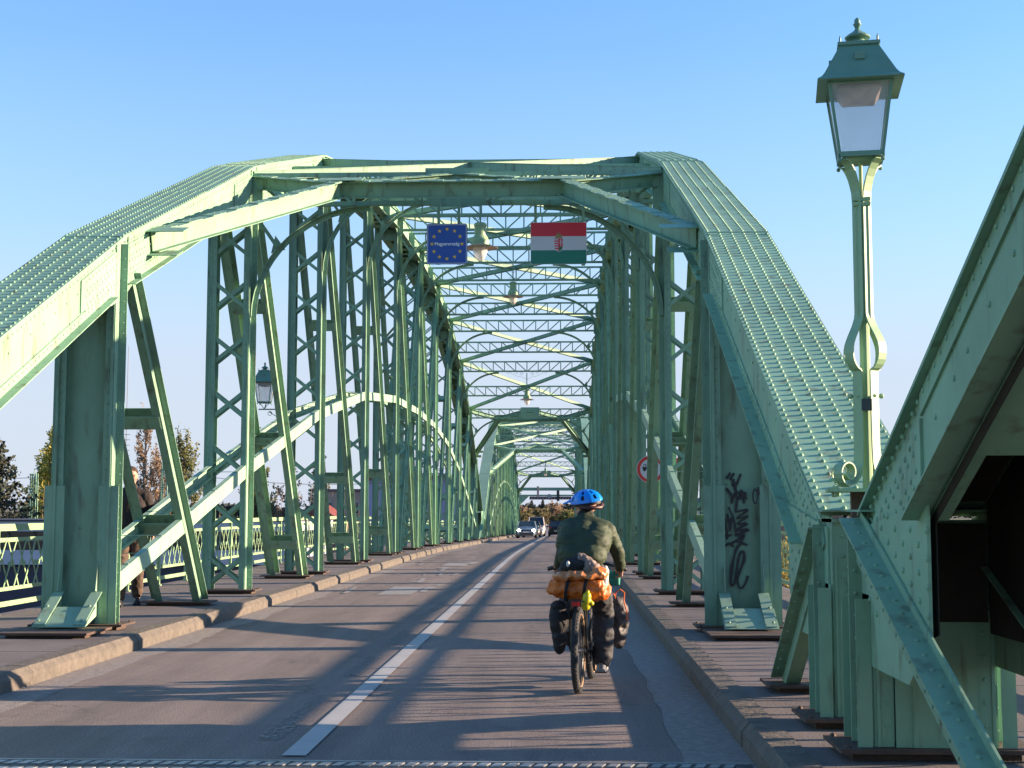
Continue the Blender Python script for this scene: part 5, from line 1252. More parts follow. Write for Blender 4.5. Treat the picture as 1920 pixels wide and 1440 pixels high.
# ================================================================ cars
CGL = mat('car_glass', (0.02, 0.03, 0.035), 0.08, spec=0.8); CTYRE = mat('car_tyre', (0.02, 0.02, 0.02), 0.8); CRIM = mat('car_rim', (0.4, 0.4, 0.4), 0.35, metal=0.8)
HL = mat('headlight_on', (0.9, 0.9, 0.85), 0.2, emit=((1.0, 0.86, 0.78), 14.0)); TL = mat('tail_light', (0.45, 0.01, 0.01), 0.25); CPL = mat('car_black_trim', (0.02, 0.02, 0.022), 0.5)
def car(loc, rz, paint, label, L_=4.3, Wd=1.74, Hh=1.46, van=False, lit=False, name='parked_car', back=False):
    """front towards -Y; origin on the road under the centre"""
    r = empty(name, loc, rz, label, 'van' if van else 'car', 'cars crossing the bridge')
    # stations along Y: (y, zbottom, zshoulder, half width)
    h = Hh
    st = [(-L_/2, 0.28, 0.55, 0.72), (-L_/2+0.10, 0.20, 0.72, 0.84), (-L_/2+0.75, 0.18, 0.90 if not van else 1.02, 0.97), (-L_/2+1.15, 0.18, 0.96 if not van else 1.10, 1.0), (0, 0.18, 0.98 if not van else 1.12, 1.0), (L_/2-0.6, 0.18, 1.0 if not van else 1.14, 0.98), (L_/2-0.12, 0.22, 0.98 if not van else 1.12, 0.92), (L_/2, 0.32, 0.80, 0.84)]
    b = MB(); n0 = 0
    for (y, zb, zs, w) in st:
        w = w*Wd/2
        ring = [(-w*0.86, zb), (w*0.86, zb), (w*0.98, zb+0.12), (w, (zb+zs)/2), (w*0.95, zs-0.04), (w*0.86, zs), (0, zs+0.03), (-w*0.86, zs), (-w*0.95, zs-0.04), (-w, (zb+zs)/2), (-w*0.98, zb+0.12)]
        b.v += [(x, y, z) for x, z in ring]
    m = 11
    for i in range(len(st)-1):
        for j in range(m): k = (j+1) % m; b.f.append((i*m+j, i*m+k, (i+1)*m+k, (i+1)*m+j))
    b.f.append(tuple(range(m-1, -1, -1))); b.f.append(tuple((len(st)-1)*m+j for j in range(m)))
    # roof and pillars
    ws0, ws1 = -L_/2+1.10, -L_/2+1.85; re1, re0 = L_/2-(0.75 if not van else 0.35), L_/2-(0.15 if not van else 0.12)
    zs = 0.97 if not van else 1.11; wt, wb = Wd*0.375, Wd*0.455
    top = [(-wt, ws1, h-0.05), (wt, ws1, h-0.05), (wt, re1, h-0.05), (-wt, re1, h-0.05)]
    b.prism([(-wt, ws1, h-0.06), (wt, ws1, h-0.06), (wt+0.02, 0.2, h-0.06), (wt, re1, h-0.06), (-wt, re1, h-0.06), (-wt-0.02, 0.2, h-0.06)], (0, 0, 0.055))
    for s in (-1, 1):
        b.beam((s*wb*0.97, ws0, zs-0.02), (s*wt, ws1, h-0.04), (1, 0, 0), 0.07, 0.06); b.beam((s*wb*0.97, re0, zs-0.02), (s*wt, re1, h-0.04), (1, 0, 0), 0.09, 0.10)
        b.beam((s*wb, 0.15, zs-0.02), (s*(wt+0.015), 0.15, h-0.04), (0, 1, 0), 0.07, 0.05); b.beam((s*wt, ws1, h-0.035), (s*wt, re1, h-0.035), (1, 0, 0), 0.06, 0.05)
    me = b.mesh('body'); fixnormals(me); bo = mk('body', me, paint, r)
    bv = bo.modifiers.new('b', 'BEVEL'); bv.width = 0.03; bv.segments = 2; bv.limit_method = 'ANGLE'
    g = MB(); g.prism([(-wb*0.93, ws0+0.02, zs), (wb*0.93, ws0+0.02, zs), (wt*0.95, ws1+0.01, h-0.06), (-wt*0.95, ws1+0.01, h-0.06)], (0, 0.02, 0.0)); me = g.mesh('windscreen'); fixnormals(me); mk('windscreen', me, CGL, r)
    g = MB(); g.prism([(-wb*0.9, re0-0.01, zs), (wb*0.9, re0-0.01, zs), (wt*0.9, re1-0.0, h-0.07), (-wt*0.9, re1-0.0, h-0.07)], (0, -0.02, 0.0)); me = g.mesh('rear_window'); fixnormals(me); mk('rear_window', me, CGL, r)
    for s in (-1, 1):
        g = MB(); g.prism([(s*wb*0.965, ws0+0.1, zs), (s*wb*0.965, re0-0.1, zs), (s*wt*0.99, re1-0.02, h-0.07), (s*wt*0.99, ws1+0.03, h-0.07)], (-s*0.02, 0, 0)); me = g.mesh('side_window'); fixnormals(me); mk('side_window', me, CGL, r)
        hb = MB(); hb.ell((s*Wd*0.355, -L_/2+0.10, 0.665), (0.155, 0.10, 0.085), seg=14, rings=8); me = hb.mesh('headlight'); fixnormals(me); mk('headlight', me, HL if lit else mat('headlight_off', (0.6, 0.6, 0.62), 0.15), r, smooth=True)
        hb = MB(); hb.box(s*Wd*0.36-0.12, s*Wd*0.36+0.12, L_/2-0.10, L_/2-0.015, 0.72, 0.92); me = hb.mesh('tail_light'); fixnormals(me); mk('tail_light', me, TL, r)
        hb = MB(); hb.ell((s*(Wd/2+0.09), ws0+0.45, 1.0 if not van else 1.18), (0.10, 0.05, 0.075), seg=12, rings=8); me = hb.mesh('mirror'); fixnormals(me); mk('mirror', me, paint, r, smooth=True)
        for y in (-L_/2+0.82, L_/2-0.78):
            w = MB(); w.tube([V(s*(Wd/2-0.20), y, 0.31), V(s*(Wd/2-0.19), y, 0.31), V(s*(Wd/2-0.01), y, 0.31), V(s*(Wd/2+0.0), y, 0.31)], [0.28, 0.31, 0.31, 0.28], 22); me = w.mesh('wheel'); fixnormals(me); wo = mk('wheel', me, CTYRE, r)
            w = MB(); w.tube([V(s*(Wd/2+0.001), y, 0.31), V(s*(Wd/2+0.008), y, 0.31)], 0.20, 18); me = w.mesh('rim'); fixnormals(me); mk('rim', me, CRIM, wo)
    g = MB(); g.box(-Wd*0.24, Wd*0.24, -L_/2+0.03, -L_/2+0.09, 0.60, 0.70); g.box(-Wd*0.34, Wd*0.34, -L_/2-0.015, -L_/2+0.05, 0.30, 0.43); me = g.mesh('grille'); fixnormals(me); mk('grille', me, CPL, r)
    g = MB(); g.box(-0.26, 0.26, L_/2-0.0, L_/2+0.012, 0.50, 0.61); g.box(-0.26, 0.26, -L_/2-0.022, -L_/2-0.016, 0.46, 0.56); me = g.mesh('number_plate'); fixnormals(me); mk('number_plate', me, SW, r)
    return r
sl = math.atan(-0.012)
c1 = car((-2.95, 120, zdeck(120)), 0, mat('car_silver_blue', (0.20, 0.27, 0.33), 0.3, metal=0.5), 'silver blue oncoming car with its headlights lit, first of the queue', lit=True, name='car')
c2 = car((-2.75, 131, zdeck(131)), 0, mat('car_grey', (0.10, 0.10, 0.11), 0.3, metal=0.5), 'dark grey oncoming car right behind the lit silver car', name='car', L_=4.1)
c3 = car((-2.6, 146, zdeck(146)), 0, mat('car_white', (0.55, 0.50, 0.50), 0.35), 'pale tall van third in the oncoming queue', name='van', van=True, L_=4.9, Hh=2.0, Wd=1.9)
c4 = car((-0.42, 140, zdeck(140)), R(180), mat('car_black', (0.012, 0.013, 0.016), 0.25), 'black car driving away beside the cyclist, pale roof edge', name='car', L_=4.4, Hh=1.6)
for c in (c1, c2, c3): c.rotation_euler = (sl, 0, 0)
c4.rotation_euler = (-sl, 0, R(180))

for c_ in list(TMP.collection.objects): bpy.data.objects.remove(c_)
bpy.data.scenes.remove(TMP)
# ================================================================ terrain beyond the bridge
def terr(x, y):
    t = min(1, max(0, (y-196)/24)); t = t*t*(3-2*t)
    z = GZ*(1-t) + (-2.35)*t
    if y > 500: z += 9*min(1, (y-500)/900)**1.2*(0.6+0.4*math.sin(x/260+1.0)) 
    return z
bpy.data.objects.remove(bpy.data.objects['ground'])
b = MB(); xs = [-3000, -1500, -800, -400, -200, -100, -60, -30, -10, 10, 30, 60, 100, 200, 400, 800, 1500, 3000]
yy = [-600, -100, 0, 100, 190, 194] + [198+2.2*i for i in range(11)] + [260, 320, 400, 500, 600, 720, 850, 1000, 1200, 1500, 2200, 4500]
for y in yy:
    for x in xs: b.v.append((x, y, terr(x, y)))
nx = len(xs)
for i in range(len(yy)-1):
    for j in range(nx-1): b.f.append((i*nx+j, i*nx+j+1, (i+1)*nx+j+1, (i+1)*nx+j))
tag(b.build('ground', mat('ground_grass', (0.05, 0.06, 0.03), 0.95, col2=(0.11, 0.09, 0.06), scale=0.05), smooth=True), kind='structure')
b = MB(); 
for (y0_, y1_) in ((215, 300), (300, 380)): b.flatquad([(XC-4.0, y0_, -2.30+0.006), (XC+4.0, y0_, -2.30+0.006), (XC+4.0, y1_, -2.34+0.03), (XC-4.0, y1_, -2.34+0.03)])
tag(b.build('road_far', mat('far_asphalt', (0.12, 0.11, 0.11), 0.9, var=0.15, scale=0.5)), kind='structure')
# ================================================================ trees
BARK = mat('bark', (0.09, 0.07, 0.055), 0.9, var=0.3, scale=6); BARKP = mat('pale_bark', (0.26, 0.22, 0.18), 0.9, var=0.3, scale=4)
LEAF = {
 'yellow': mat('leaf_yellow', (0.55, 0.47, 0.09), 0.7, col2=(0.38, 0.37, 0.08), scale=0.9, translu=0.4),
 'gold': mat('leaf_gold', (0.52, 0.40, 0.13), 0.7, col2=(0.38, 0.34, 0.10), scale=1.1, translu=0.4),
 'yellow_far': mat('leaf_yellow_far', (0.20, 0.16, 0.06), 0.8, col2=(0.13, 0.12, 0.06), scale=0.6, translu=0.3), 'gold_far': mat('leaf_gold_far', (0.17, 0.11, 0.055), 0.8, col2=(0.11, 0.085, 0.05), scale=0.6),
 'green': mat('leaf_green', (0.10, 0.13, 0.04), 0.7, col2=(0.24, 0.22, 0.07), scale=0.8, translu=0.35),
 'russet': mat('leaf_russet', (0.34, 0.22, 0.13), 0.8, col2=(0.22, 0.16, 0.10), scale=1.0, translu=0.3),
 'dark': mat('needle_dark', (0.018, 0.030, 0.016), 0.8, col2=(0.04, 0.045, 0.028), scale=1.2),
 'bluegreen': mat('needle_blue', (0.03, 0.042, 0.04), 0.8, col2=(0.05, 0.06, 0.055), scale=1.2)}
def leafq(b, p, s, rg):
    n = V(rg.uniform(-1, 1), rg.uniform(-1, 1), rg.uniform(-0.4, 1)).normalized(); u = n.orthogonal().normalized()*s; w = n.cross(u)*rg.uniform(0.45, 0.8)
    b.flatquad([p-u*0.5, p+w*0.5, p+u*0.5, p-w*0.5])
def poplar(x, y, zb, H, W, leaf, label, seed, dens=1.0, bark=None, group='slender trees beyond the left footway'):
    rg = random.Random(seed); r = empty('poplar_tree', (x, y, zb), rg.uniform(0, 6), label, 'tree', group)
    t = MB(); c = MB(); t.tube([V(0, 0, 0), V(0.1, 0, H*0.3), V(0, 0.1, H*0.7), V(0, 0, H*0.97)], [H*0.018, H*0.014, H*0.008, 0.01], 7)
    nl = int(46*dens)
    for i in range(nl):
        f = 0.12 + 0.82*i/nl; an = rg.uniform(0, 6.28); wv = W*(math.sin(math.pi*min(1, (f*0.93+0.10)))**0.6)*rg.uniform(0.55, 1.1)*0.5
        L_ = H*rg.uniform(0.12, 0.22)*(1.1-f*0.6); z0 = f*H*0.93
        p0 = V(0, 0, z0); p1 = V(math.cos(an)*wv*0.6, math.sin(an)*wv*0.6, z0+L_*0.35); p2 = V(math.cos(an)*wv, math.sin(an)*wv, z0+L_)
        t.tube([p0, p1, p2], [H*0.0035, H*0.0025, 0.006], 4, cap=False)
        for j in range(7):
            q0 = p0.lerp(p1, rg.uniform(0.5, 1)) if j < 3 else p1.lerp(p2, rg.random()); q1 = q0 + V(rg.uniform(-1, 1)*wv*0.35, rg.uniform(-1, 1)*wv*0.35, L_*rg.uniform(0.25, 0.6))
            t.tube([q0, q1], [0.012, 0.004], 3, cap=False)
            for k in range(int(15*dens)):
                pp_ = q0.lerp(q1, rg.uniform(0.1, 1.15)) + V(rg.gauss(0, 0.10), rg.gauss(0, 0.10), rg.gauss(0, 0.12)); leafq(c, pp_, rg.uniform(0.14, 0.27), rg)
    mk('trunk', t.mesh('trunk'), bark or BARKP, r); mk('crown', c.mesh('crown'), LEAF[leaf], r); return r
def conifer(x, y, zb, H, W, leaf, label, seed, group='conifers in the background', n=26):
    rg = random.Random(seed); r = empty('conifer_tree', (x, y, zb), rg.uniform(0, 6), label, 'tree', group)
    t = MB(); c = MB(); t.tube([V(0, 0, 0), V(0, 0, H)], [H*0.02, 0.01], 7)
    for i in range(n):
        f = i/n; z = H*(0.10+0.88*f); Rr = W*0.5*(1-f)**0.85+0.12
        m = int(8-3*f)
        for j in range(m):
            an = 6.28*j/m + rg.uniform(-0.4, 0.4) + i*0.7; L_ = Rr*rg.uniform(0.75, 1.12); d = V(math.cos(an), math.sin(an), 0)
            p0 = V(0, 0, z); p1 = d*L_*0.55 + V(0, 0, z-L_*0.10); p2 = d*L_ + V(0, 0, z-L_*0.02)
            t.tube([p0, p1, p2], [0.03, 0.02, 0.006], 3, cap=False)
            for k in range(int(16+L_*14)):
                q = (p0.lerp(p1, rg.random()) if rg.random() < 0.45 else p1.lerp(p2, rg.random())) + V(rg.gauss(0, 0.10*L_/2+0.03), rg.gauss(0, 0.10*L_/2+0.03), rg.uniform(-0.22, 0.05))
                leafq(c, q, rg.uniform(0.18, 0.36), rg)
    mk('trunk', t.mesh('trunk'), BARK, r); mk('crown', c.mesh('crown'), LEAF[leaf], r); return r
def broad(x, y, zb, H, W, leaf, label, seed, group='trees at the far end of the bridge', dens=1.0, ls=1.0, trunk=0.3):
    rg = random.Random(seed); r = empty('broadleaf_tree', (x, y, zb), 0, label, 'tree', group)
    t = MB(); c = MB(); t.tube([V(0, 0, 0), V(0.05*H*0.1, 0, H*trunk), V(0, 0, H*0.6)], [H*0.025, H*0.018, H*0.008], 7)
    for i in range(int(26*dens)):
        an = rg.uniform(0, 6.28); el = rg.uniform(0.1, 1.4); L_ = rg.uniform(0.5, 1.0); z0 = H*rg.uniform(trunk*0.7, 0.55)
        e_ = V(math.cos(an)*math.cos(el)*W/2*L_, math.sin(an)*math.cos(el)*W/2*L_, z0+(H-z0)*math.sin(el)*L_)
        m_ = V(e_.x*0.45, e_.y*0.45, z0+(e_.z-z0)*0.6); t.tube([V(0, 0, z0), m_, e_], [H*0.008, H*0.005, 0.01], 4, cap=False)
        for k in range(8):
            q = e_ + V(rg.gauss(0, W*0.08), rg.gauss(0, W*0.08), rg.gauss(0, W*0.06)); t.tube([m_.lerp(e_, 0.6), q], [0.02, 0.006], 3, cap=False)
            for _ in range(int(14*dens)): leafq(c, q+V(rg.gauss(0, W*0.035), rg.gauss(0, W*0.035), rg.gauss(0, W*0.03)), rg.uniform(0.16, 0.34)*ls, rg)
    mk('trunk', t.mesh('trunk'), BARK, r); mk('crown', c.mesh('crown'), LEAF[leaf], r); return r
conifer(-30.9, 74, GZ, 13.8, 12.0, 'dark', 'dark layered conifer at the left edge of the picture', 3, n=46)
poplar(-34.6, 95, GZ, 15.6, 3.4, 'yellow', 'tallest yellow poplar beside the left end post', 5, 1.9)
poplar(-35.9, 96.5, GZ, 13.4, 4.0, 'yellow', 'lower yellow poplar between the conifer and the tallest one', 6, 1.8)
poplar(-37.9, 99, GZ, 11.0, 3.2, 'gold', 'pale gold poplar next to the green mast', 7, 1.1)
poplar(-33.2, 110, GZ, 17.2, 3.0, 'russet', 'bare brownish poplar seen between the first diagonal and its post', 8, 0.9)
poplar(-31.4, 108, GZ, 13.6, 3.0, 'russet', 'low russet poplar behind the first diagonal', 9, 0.9)
poplar(-27.4, 100, GZ, 14.8, 3.2, 'green', 'bushy poplar left of the second lattice post', 10, 1.1, bark=BARK)
poplar(-29.0, 104, GZ, 13.2, 2.6, 'russet', 'thin russet poplar just left of the bushy one', 11, 0.8)
poplar(-24.2, 110, GZ, 15.4, 2.8, 'green', 'dense green poplar behind the second post', 12, 1.4, bark=BARK)
poplar(-22.4, 114, GZ, 12.6, 2.8, 'russet', 'short russet poplar behind the second diagonal', 13, 1.0)
poplar(-20.9, 120, GZ, 13.8, 2.2, 'green', 'narrow poplar seen through the third lattice post', 14, 1.2)
poplar(-18.2, 130, GZ, 13.6, 2.0, 'gold', 'narrow gold poplar behind the fourth post', 15, 1.0)
poplar(-16.6, 140, GZ, 12.8, 2.4, 'gold', 'golden tree above the brown roof edge', 16, 1.1)
broad(26.0, 140, GZ, 8.6, 5.0, 'yellow', 'yellow tree in front of the grey apartment block at the right', 21, 'trees on the right bank')
broad(24.6, 112+16, GZ, 7.6, 4.0, 'green', 'green tree under the beige apartment block', 22, 'trees on the right bank')
broad(15.0, 90, GZ, 7.2, 4.0, 'gold', 'low golden tree behind the right railing', 23, 'trees on the right bank')
# shrub mass behind the white building
def scrub(x0, x1, y, z0, z1, leaf, nm, seed, n=5200):
    rg = random.Random(seed); c = MB()
    for i in range(n):
        x = rg.uniform(x0, x1); hh = (z1-z0)*(0.6+0.4*noise.noise(V(x*0.55, seed, 0))); z = z0+hh*rg.random()**0.7
        leafq(c, V(x, y+rg.uniform(-1.5, 1.5), z), rg.uniform(0.14, 0.32), rg)
    for i in range(int((x1-x0)*3)):
        x = rg.uniform(x0, x1); c.tube([V(x, y, GZ), V(x+rg.uniform(-.6, .6), y, z0+(z1-z0)*rg.uniform(0.7, 1.1))], [0.04, 0.01], 3, cap=False)
    return tag(c.build(nm, LEAF[leaf]), 'brown leafless scrub filling the bank behind the white building', 'shrubs', kind='stuff')
scrub(-44, -12, 84, GZ, 2.3, 'russet', 'scrub', 31, 8500)
def farmass(x0, x1, y, z0, z1, leaf, nm, seed, label, n=3000, ls=1.0):
    rg = random.Random(seed); c = MB()
    for i in range(n):
        x = rg.uniform(x0, x1); hh = (z1-z0)*(0.55+0.5*noise.noise(V(x*0.12, seed, 0))+0.2*noise.noise(V(x*0.6, seed, 4))); z = z0+hh*rg.random()**0.6
        leafq(c, V(x, y+rg.uniform(-6, 6), z), rg.uniform(0.5, 1.2)*ls, rg)
    return tag(c.build(nm, LEAF[leaf]), label, 'trees', kind='stuff')
farmass(-60, 60, 420, -2.4, 4.6, 'russet', 'distant_woods', 41, 'brown distant woods closing the view at the end of the road', 9000, 1.2)
farmass(-200, 200, 600, -2.0, 8.0, 'bluegreen', 'far_woods', 42, 'bluish far woods along the horizon', 12000, 2.2)
for i, (x, y, H, W, lf, lb) in enumerate(((-14.0, 300, 4.6, 7.0, 'yellow', 'yellow bush left of the oncoming queue'), (-9.0, 310, 4.3, 6.0, 'yellow', 'yellow green bush above the lit silver car'), (-4.6, 320, 4.2, 6.0, 'yellow', 'yellow bush above the pale van'), (1.8, 318, 3.4, 6.0, 'green', 'green bush beyond the black car'),
        (-1.5, 350, 6.0, 6.5, 'russet', 'bare brown tree beside the cyclist helmet'), (-16.0, 340, 6.5, 7.0, 'russet', 'bare brown tree left of the road end'), (5.5, 330, 5.5, 7.0, 'gold', 'golden tree hidden behind the cyclist'))):
    broad(x, y, -2.4, H, W, lf + ('_far' if lf in ('yellow', 'gold') else ''), lb, 50+i, dens=0.9, ls=1.7, trunk=0.15)
for i, (x, y, H, lb) in enumerate(((-10.4, 345, 5.8, 'dark spruce left of the twin spruces at the road end'), (-7.4, 350, 6.8, 'left one of the twin dark spruces at the road end'), (-4.6, 352, 7.0, 'right one of the twin dark spruces at the road end'), (-18.5, 335, 7.5, 'blue spruce against the left truss at the road end'))):
    conifer(x, y, -2.4, H, 3.4, 'bluegreen', lb, 70+i, n=18)
# ================================================================ buildings
def building(name, x0, x1, y0, y1, z0, z1, m, label, roof=None, roofm=None, wins=(), frame=None, cat='building'):
    cx_, cy_ = (x0+x1)/2, y0; r = empty(name, (cx_, cy_, z0), 0, label, cat)
    b = MB(); b.box(x0-cx_, x1-cx_, 0, y1-y0, 0, z1-z0); me = b.mesh('wall'); fixnormals(me); mk('wall', me, m, r)
    if roof:
        b = MB(); kind, hh, ov = roof
        if kind == 'flat': b.box(x0-cx_-ov, x1-cx_+ov, -ov, y1-y0+ov, z1-z0, z1-z0+hh)
        else:
            a_, c_ = x0-cx_-ov, x1-cx_+ov
            if kind == 'gable_x': b.prism([(a_, -ov, z1-z0+0.003), (a_, (y1-y0)/2, z1-z0+hh), (a_, y1-y0+ov, z1-z0+0.003)], (c_-a_, 0, 0))
            else: b.prism([(a_, -ov, z1-z0+0.003), ((a_+c_)/2, -ov, z1-z0+hh), (c_, -ov, z1-z0+0.003)], (0, y1-y0+2*ov, 0))
        me = b.mesh('roof'); fixnormals(me); mk('roof', me, roofm, r)
    for (wx, wz, ww, wh) in wins:
        b = MB(); b.box(wx-ww/2-0.06, wx+ww/2+0.06, -0.04, -0.001, wz-wh/2-0.06, wz+wh/2+0.06); me = b.mesh('window'); fixnormals(me); wo = mk('window', me, frame or SW, r)
        b = MB(); b.box(wx-ww/2, wx+ww/2, -0.05, -0.0405, wz-wh/2, wz+wh/2); me = b.mesh('pane'); fixnormals(me); mk('pane', me, CGL, wo)
    return r
WB = mat('white_cladding', (0.46, 0.48, 0.56), 0.5, var=0.08, scale=0.6); LIL = mat('lilac_render', (0.34, 0.34, 0.48), 0.8, var=0.10, scale=0.25); REDR = mat('red_roof', (0.20, 0.045, 0.035), 0.8, var=0.2, scale=2); BRN = mat('brown_render', (0.20, 0.13, 0.115), 0.8, var=0.15, scale=0.5)
BEI = mat('beige_render', (0.52, 0.36, 0.26), 0.8, var=0.08, scale=0.3); GRB = mat('grey_render', (0.28, 0.25, 0.26), 0.8, var=0.08, scale=0.3); DKB = mat('navy_base', (0.025, 0.03, 0.06), 0.5)
# long low white building with a window band
X0, X1, YB = -46.0, -11.7, 60.0
w = empty('long_building', (0, YB, GZ), 0, 'long low white flat roofed building with a dark window band behind the left railing', 'building')
b = MB(); b.box(X0, X1, 0.3, 9, 0, -0.9-GZ); me = b.mesh('base'); fixnormals(me); mk('base', me, DKB, w)
b = MB(); b.box(X0, X1, 0.0, 9.2, -0.85-GZ, -0.22-GZ); me = b.mesh('lower_band'); fixnormals(me); mk('lower_band', me, WB, w)
b = MB(); b.box(X0, X1, 0.2, 9.0, -0.22-GZ+0.001, 0.60-GZ); me = b.mesh('window_band'); fixnormals(me); wb_ = mk('window_band', me, CGL, w)
b = MB(); x = X0
while x < X1: b.box(x-0.05, x+0.05, 0.14, 0.199, -0.2-GZ, 0.58-GZ); x += 1.15
b.box(X0, X1, 0.15, 0.198, 0.16-GZ, 0.20-GZ); me = b.mesh('mullions'); fixnormals(me); mk('mullions', me, mat('mullion_grey', (0.10, 0.11, 0.13), 0.5), wb_)
b = MB(); b.box(X0-0.3, X1+0.3, -0.4, 9.4, 0.601-GZ, 1.02-GZ); me = b.mesh('roof'); fixnormals(me); ro = mk('roof', me, WB, w)
b = MB(); b.box(X0-0.35, X1+0.35, -0.45, 9.45, 1.021-GZ, 1.10-GZ); me = b.mesh('roof_edge'); fixnormals(me); mk('roof_edge', me, mat('roof_dark', (0.05, 0.05, 0.06), 0.7), ro)
for i, x in enumerate((-41.0, -33.0, -24.3, -16.0)):
    pass
building('warehouse', -14.0, -6.2, 100, 118, GZ, 3.75, LIL, 'tall windowless lilac wall with a thin brown roof edge seen through the left posts', ('flat', 0.28, 0.3), mat('brown_roof_edge', (0.20, 0.10, 0.05), 0.8))
building('house', -18.6, -14.6, 104, 112, GZ, 2.9, BEI, 'sunlit beige house behind the third left post', ('flat', 0.2, 0.1), BRN, [(-1.0, 9.2, 0.8, 0.8), (1.0, 9.2, 0.8, 0.8)])
building('shed', -17.6, -14.8, 92, 97, GZ, 0.9, mat('pink_wall', (0.30, 0.14, 0.13), 0.8), 'small shed with a red gable roof just above the left railing', ('gable_y', 0.95, 0.15), REDR)
building('apartment_block', 21.8, 26.6, 158, 170, GZ, 2.9, GRB, 'grey apartment block with a low gable and blue windows at the right', ('gable_y', 0.8, 0.1), mat('grey_roof', (0.22, 0.2, 0.2), 0.8), [(x, z, 0.7, 0.6) for x in (0.6, 1.4) for z in (5.0, 6.8, 8.9)], mat('window_blue', (0.25, 0.3, 0.5), 0.5))
building('apartment_block', 27.2, 33.5, 168, 180, GZ, 2.9, BEI, 'sunlit beige apartment block right of the grey one', ('flat', 0.2, 0.1), GRB, [(x, z, 0.8, 0.8) for x in (-2, 0, 2) for z in (5.0, 7.4)])
building('flat_building', 12.5, 22.0, 110, 124, GZ, 1.3, BRN, 'low brown flat roofed building with small square windows behind the right railing', ('flat', 0.10, 0.2), mat('brown_flat', (0.15, 0.10, 0.10), 0.8), [(x, 7.6, 0.7, 0.5) for x in (-3.5, -1.2, 1.1, 3.4)])
building('house', 8.2, 11.2, 84, 92, GZ, 1.5, SW, 'white house with a dark roof glimpsed between the right posts', ('gable_y', 1.3, 0.2), mat('slate', (0.07, 0.06, 0.07), 0.8), [(-0.6, 8.2, 0.5, 0.7), (0.6, 8.2, 0.5, 0.7)])
# masts, poles and the far gantry
def mast(x, y, z0, z1, w, label, m=PAINT, group='green lattice masts on the left'):
    r = empty('lattice_mast', (x, y, z0), 0, label, 'mast', group); b = MB(); H = z1-z0
    for sx in (-1, 1):
        for sy in (-1, 1): b.beam((sx*w, sy*w, 0), (sx*w*0.55, sy*w*0.55, H), (1, 0, 0), 0.06, 0.06)
    n = int(H/0.5)
    for i in range(n):
        s = 1 if i % 2 else -1; f0, f1 = 1-0.45*i/n, 1-0.45*(i+1)/n
        for sy in (-1, 1): b.beam((s*w*f0, sy*w*f0, H*i/n), (-s*w*f1, sy*w*f1, H*(i+1)/n), (0, 1, 0), 0.02, 0.04)
    me = b.mesh('tower'); fixnormals(me); mk('tower', me, m, r)
    b = MB(); b.tube([V(0, 0, H-0.1), V(0, 0, H+0.25), V(0.35, 0, H+0.3)], 0.03, 5); me = b.mesh('arm'); fixnormals(me); mk('arm', me, m, r); return r
mast(-30.7, 80, GZ, 3.65, 0.26, 'green lattice mast between the conifer and the yellow poplars')
mast(-23.0, 80, GZ, 4.3, 0.28, 'green lattice mast behind the first left diagonal')
an = empty('radio_mast', (-28.5, 90, GZ), 0, 'thin tall radio mast with rungs behind the left end post', 'mast')
b = MB(); b.tube([V(0, 0, 0), V(0, 0, 19.8)], [0.05, 0.02], 5); 
for i in range(22): b.box(-0.25, 0.25, -0.02, 0.02, 8+i*0.35, 8.03+i*0.35)
b.box(0.5, 1.9, -0.02, 0.02, 14.6, 14.64)
me = b.mesh('pole'); fixnormals(me); mk('pole', me, SGREY, an)
def wire(p, q, sag, label):
    b = MB(); p, q = V(*p), V(*q); b.tube([p.lerp(q, t/12)-V(0, 0, sag*4*(t/12)*(1-t/12)) for t in range(13)], 0.02, 4); return tag(b.build('overhead_wire', DARK), label, 'wire')
wire((-60, 80, 3.6), (-30.7, 80, 3.4), 0.3, 'overhead wire from the left edge to the first green mast')
wire((-30.7, 80, 3.4), (-23.0, 80, 3.8), 0.2, 'overhead wire between the two green masts')
wire((-23.0, 80, 3.8), (-10, 84, 3.2), 0.4, 'overhead wire running right from the second green mast')
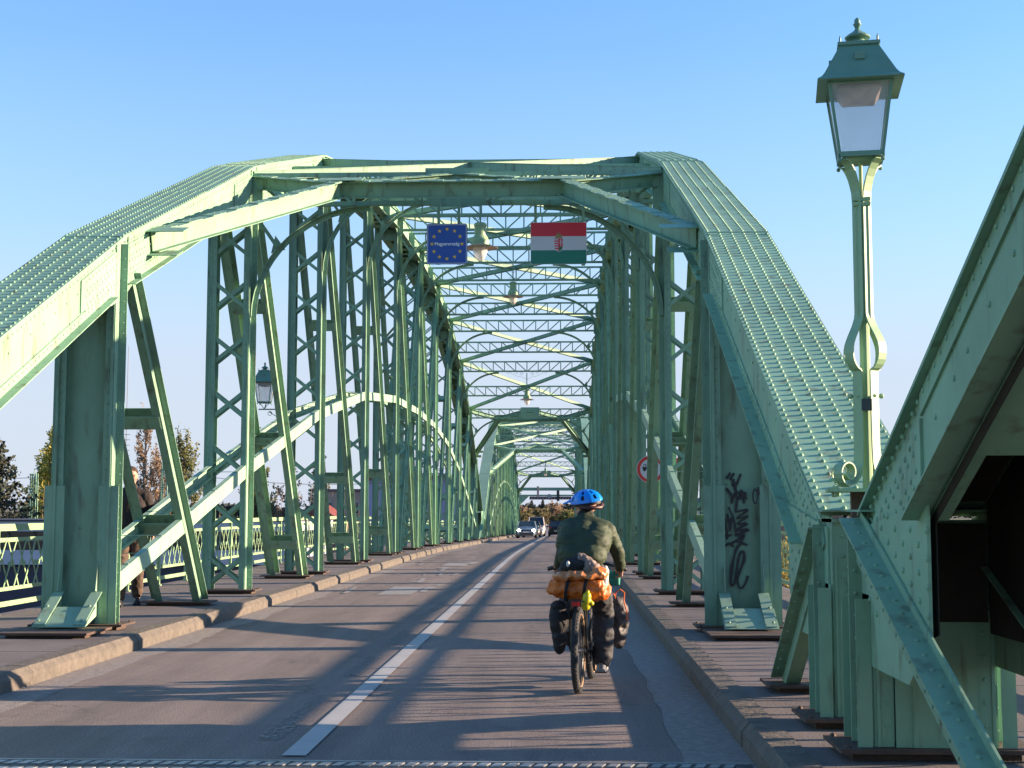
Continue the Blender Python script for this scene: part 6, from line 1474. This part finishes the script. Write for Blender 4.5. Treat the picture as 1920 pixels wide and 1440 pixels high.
wire((14, 150, 6.0), (40, 150, 5.7), 0.2, 'upper overhead wire at the right beside the sloping chord')
wire((14, 150, 4.4), (40, 150, 4.2), 0.2, 'lower overhead wire at the right beside the sloping chord')
g = empty('gantry', (XC, 226, -2.3), 0, 'green steel gantry with hatched beam across the far end of the bridge', 'gantry')
for (nm, args) in (('beam', [(-5.6, 5.6, -0.3, 0.3, 7.0, 7.5)]), ('beam', [(-5.6, 5.6, -0.2, 0.2, 6.1, 6.35)])):
    b = MB(); [b.box(*q) for q in args]; me = b.mesh(nm); fixnormals(me); mk(nm, me, PAINT, g)
for x in (-5.3, 5.3):
    b = MB(); b.box(x-0.3, x+0.3, -0.3, 0.3, 0, 6.99); b.prism([(x-math.copysign(0.3, x), -0.1, 4.6), (x-math.copysign(0.3, x), -0.1, 6.09), (x-math.copysign(1.8, x), -0.1, 6.09)], (0, 0.2, 0)); me = b.mesh('column'); fixnormals(me); mk('column', me, PAINT, g)
b = MB(); b.box(-3.4, 3.4, -0.5, -0.3, 5.55, 6.05)
me = b.mesh('hatched_board'); fixnormals(me); hbd = mk('hatched_board', me, mat('board_dark', (0.06, 0.03, 0.03), 0.7), g)
b = MB()
for i in range(14): x = -3.2+i*0.46; b.prism([(x, -0.52, 5.57), (x+0.14, -0.52, 5.57), (x+0.40, -0.52, 6.03), (x+0.26, -0.52, 6.03)], (0, 0.015, 0))
b.lathe([(0.28, 0)], (0, 0, 0), 4) if False else None
me = b.mesh('stripes'); fixnormals(me); mk('stripes', me, GRB, hbd)
b = MB(); b.tube([V(-0.2, -0.56, 6.1), V(-0.2, -0.50, 6.1)], 0.36, 20); me = b.mesh('clock'); fixnormals(me); mk('clock', me, SGREY, g)
b = MB(); b.box(-2.2, -1.85, -0.6, -0.35, 5.9, 7.7); me = b.mesh('signal_housing'); fixnormals(me); mk('signal_housing', me, mat('pinkish', (0.4, 0.28, 0.26), 0.7), g)
b = MB(); b.box(1.0, 1.45, -0.7, -0.4, 5.3, 7.0); me = b.mesh('traffic_light'); fixnormals(me); mk('traffic_light', me, CPL, g)
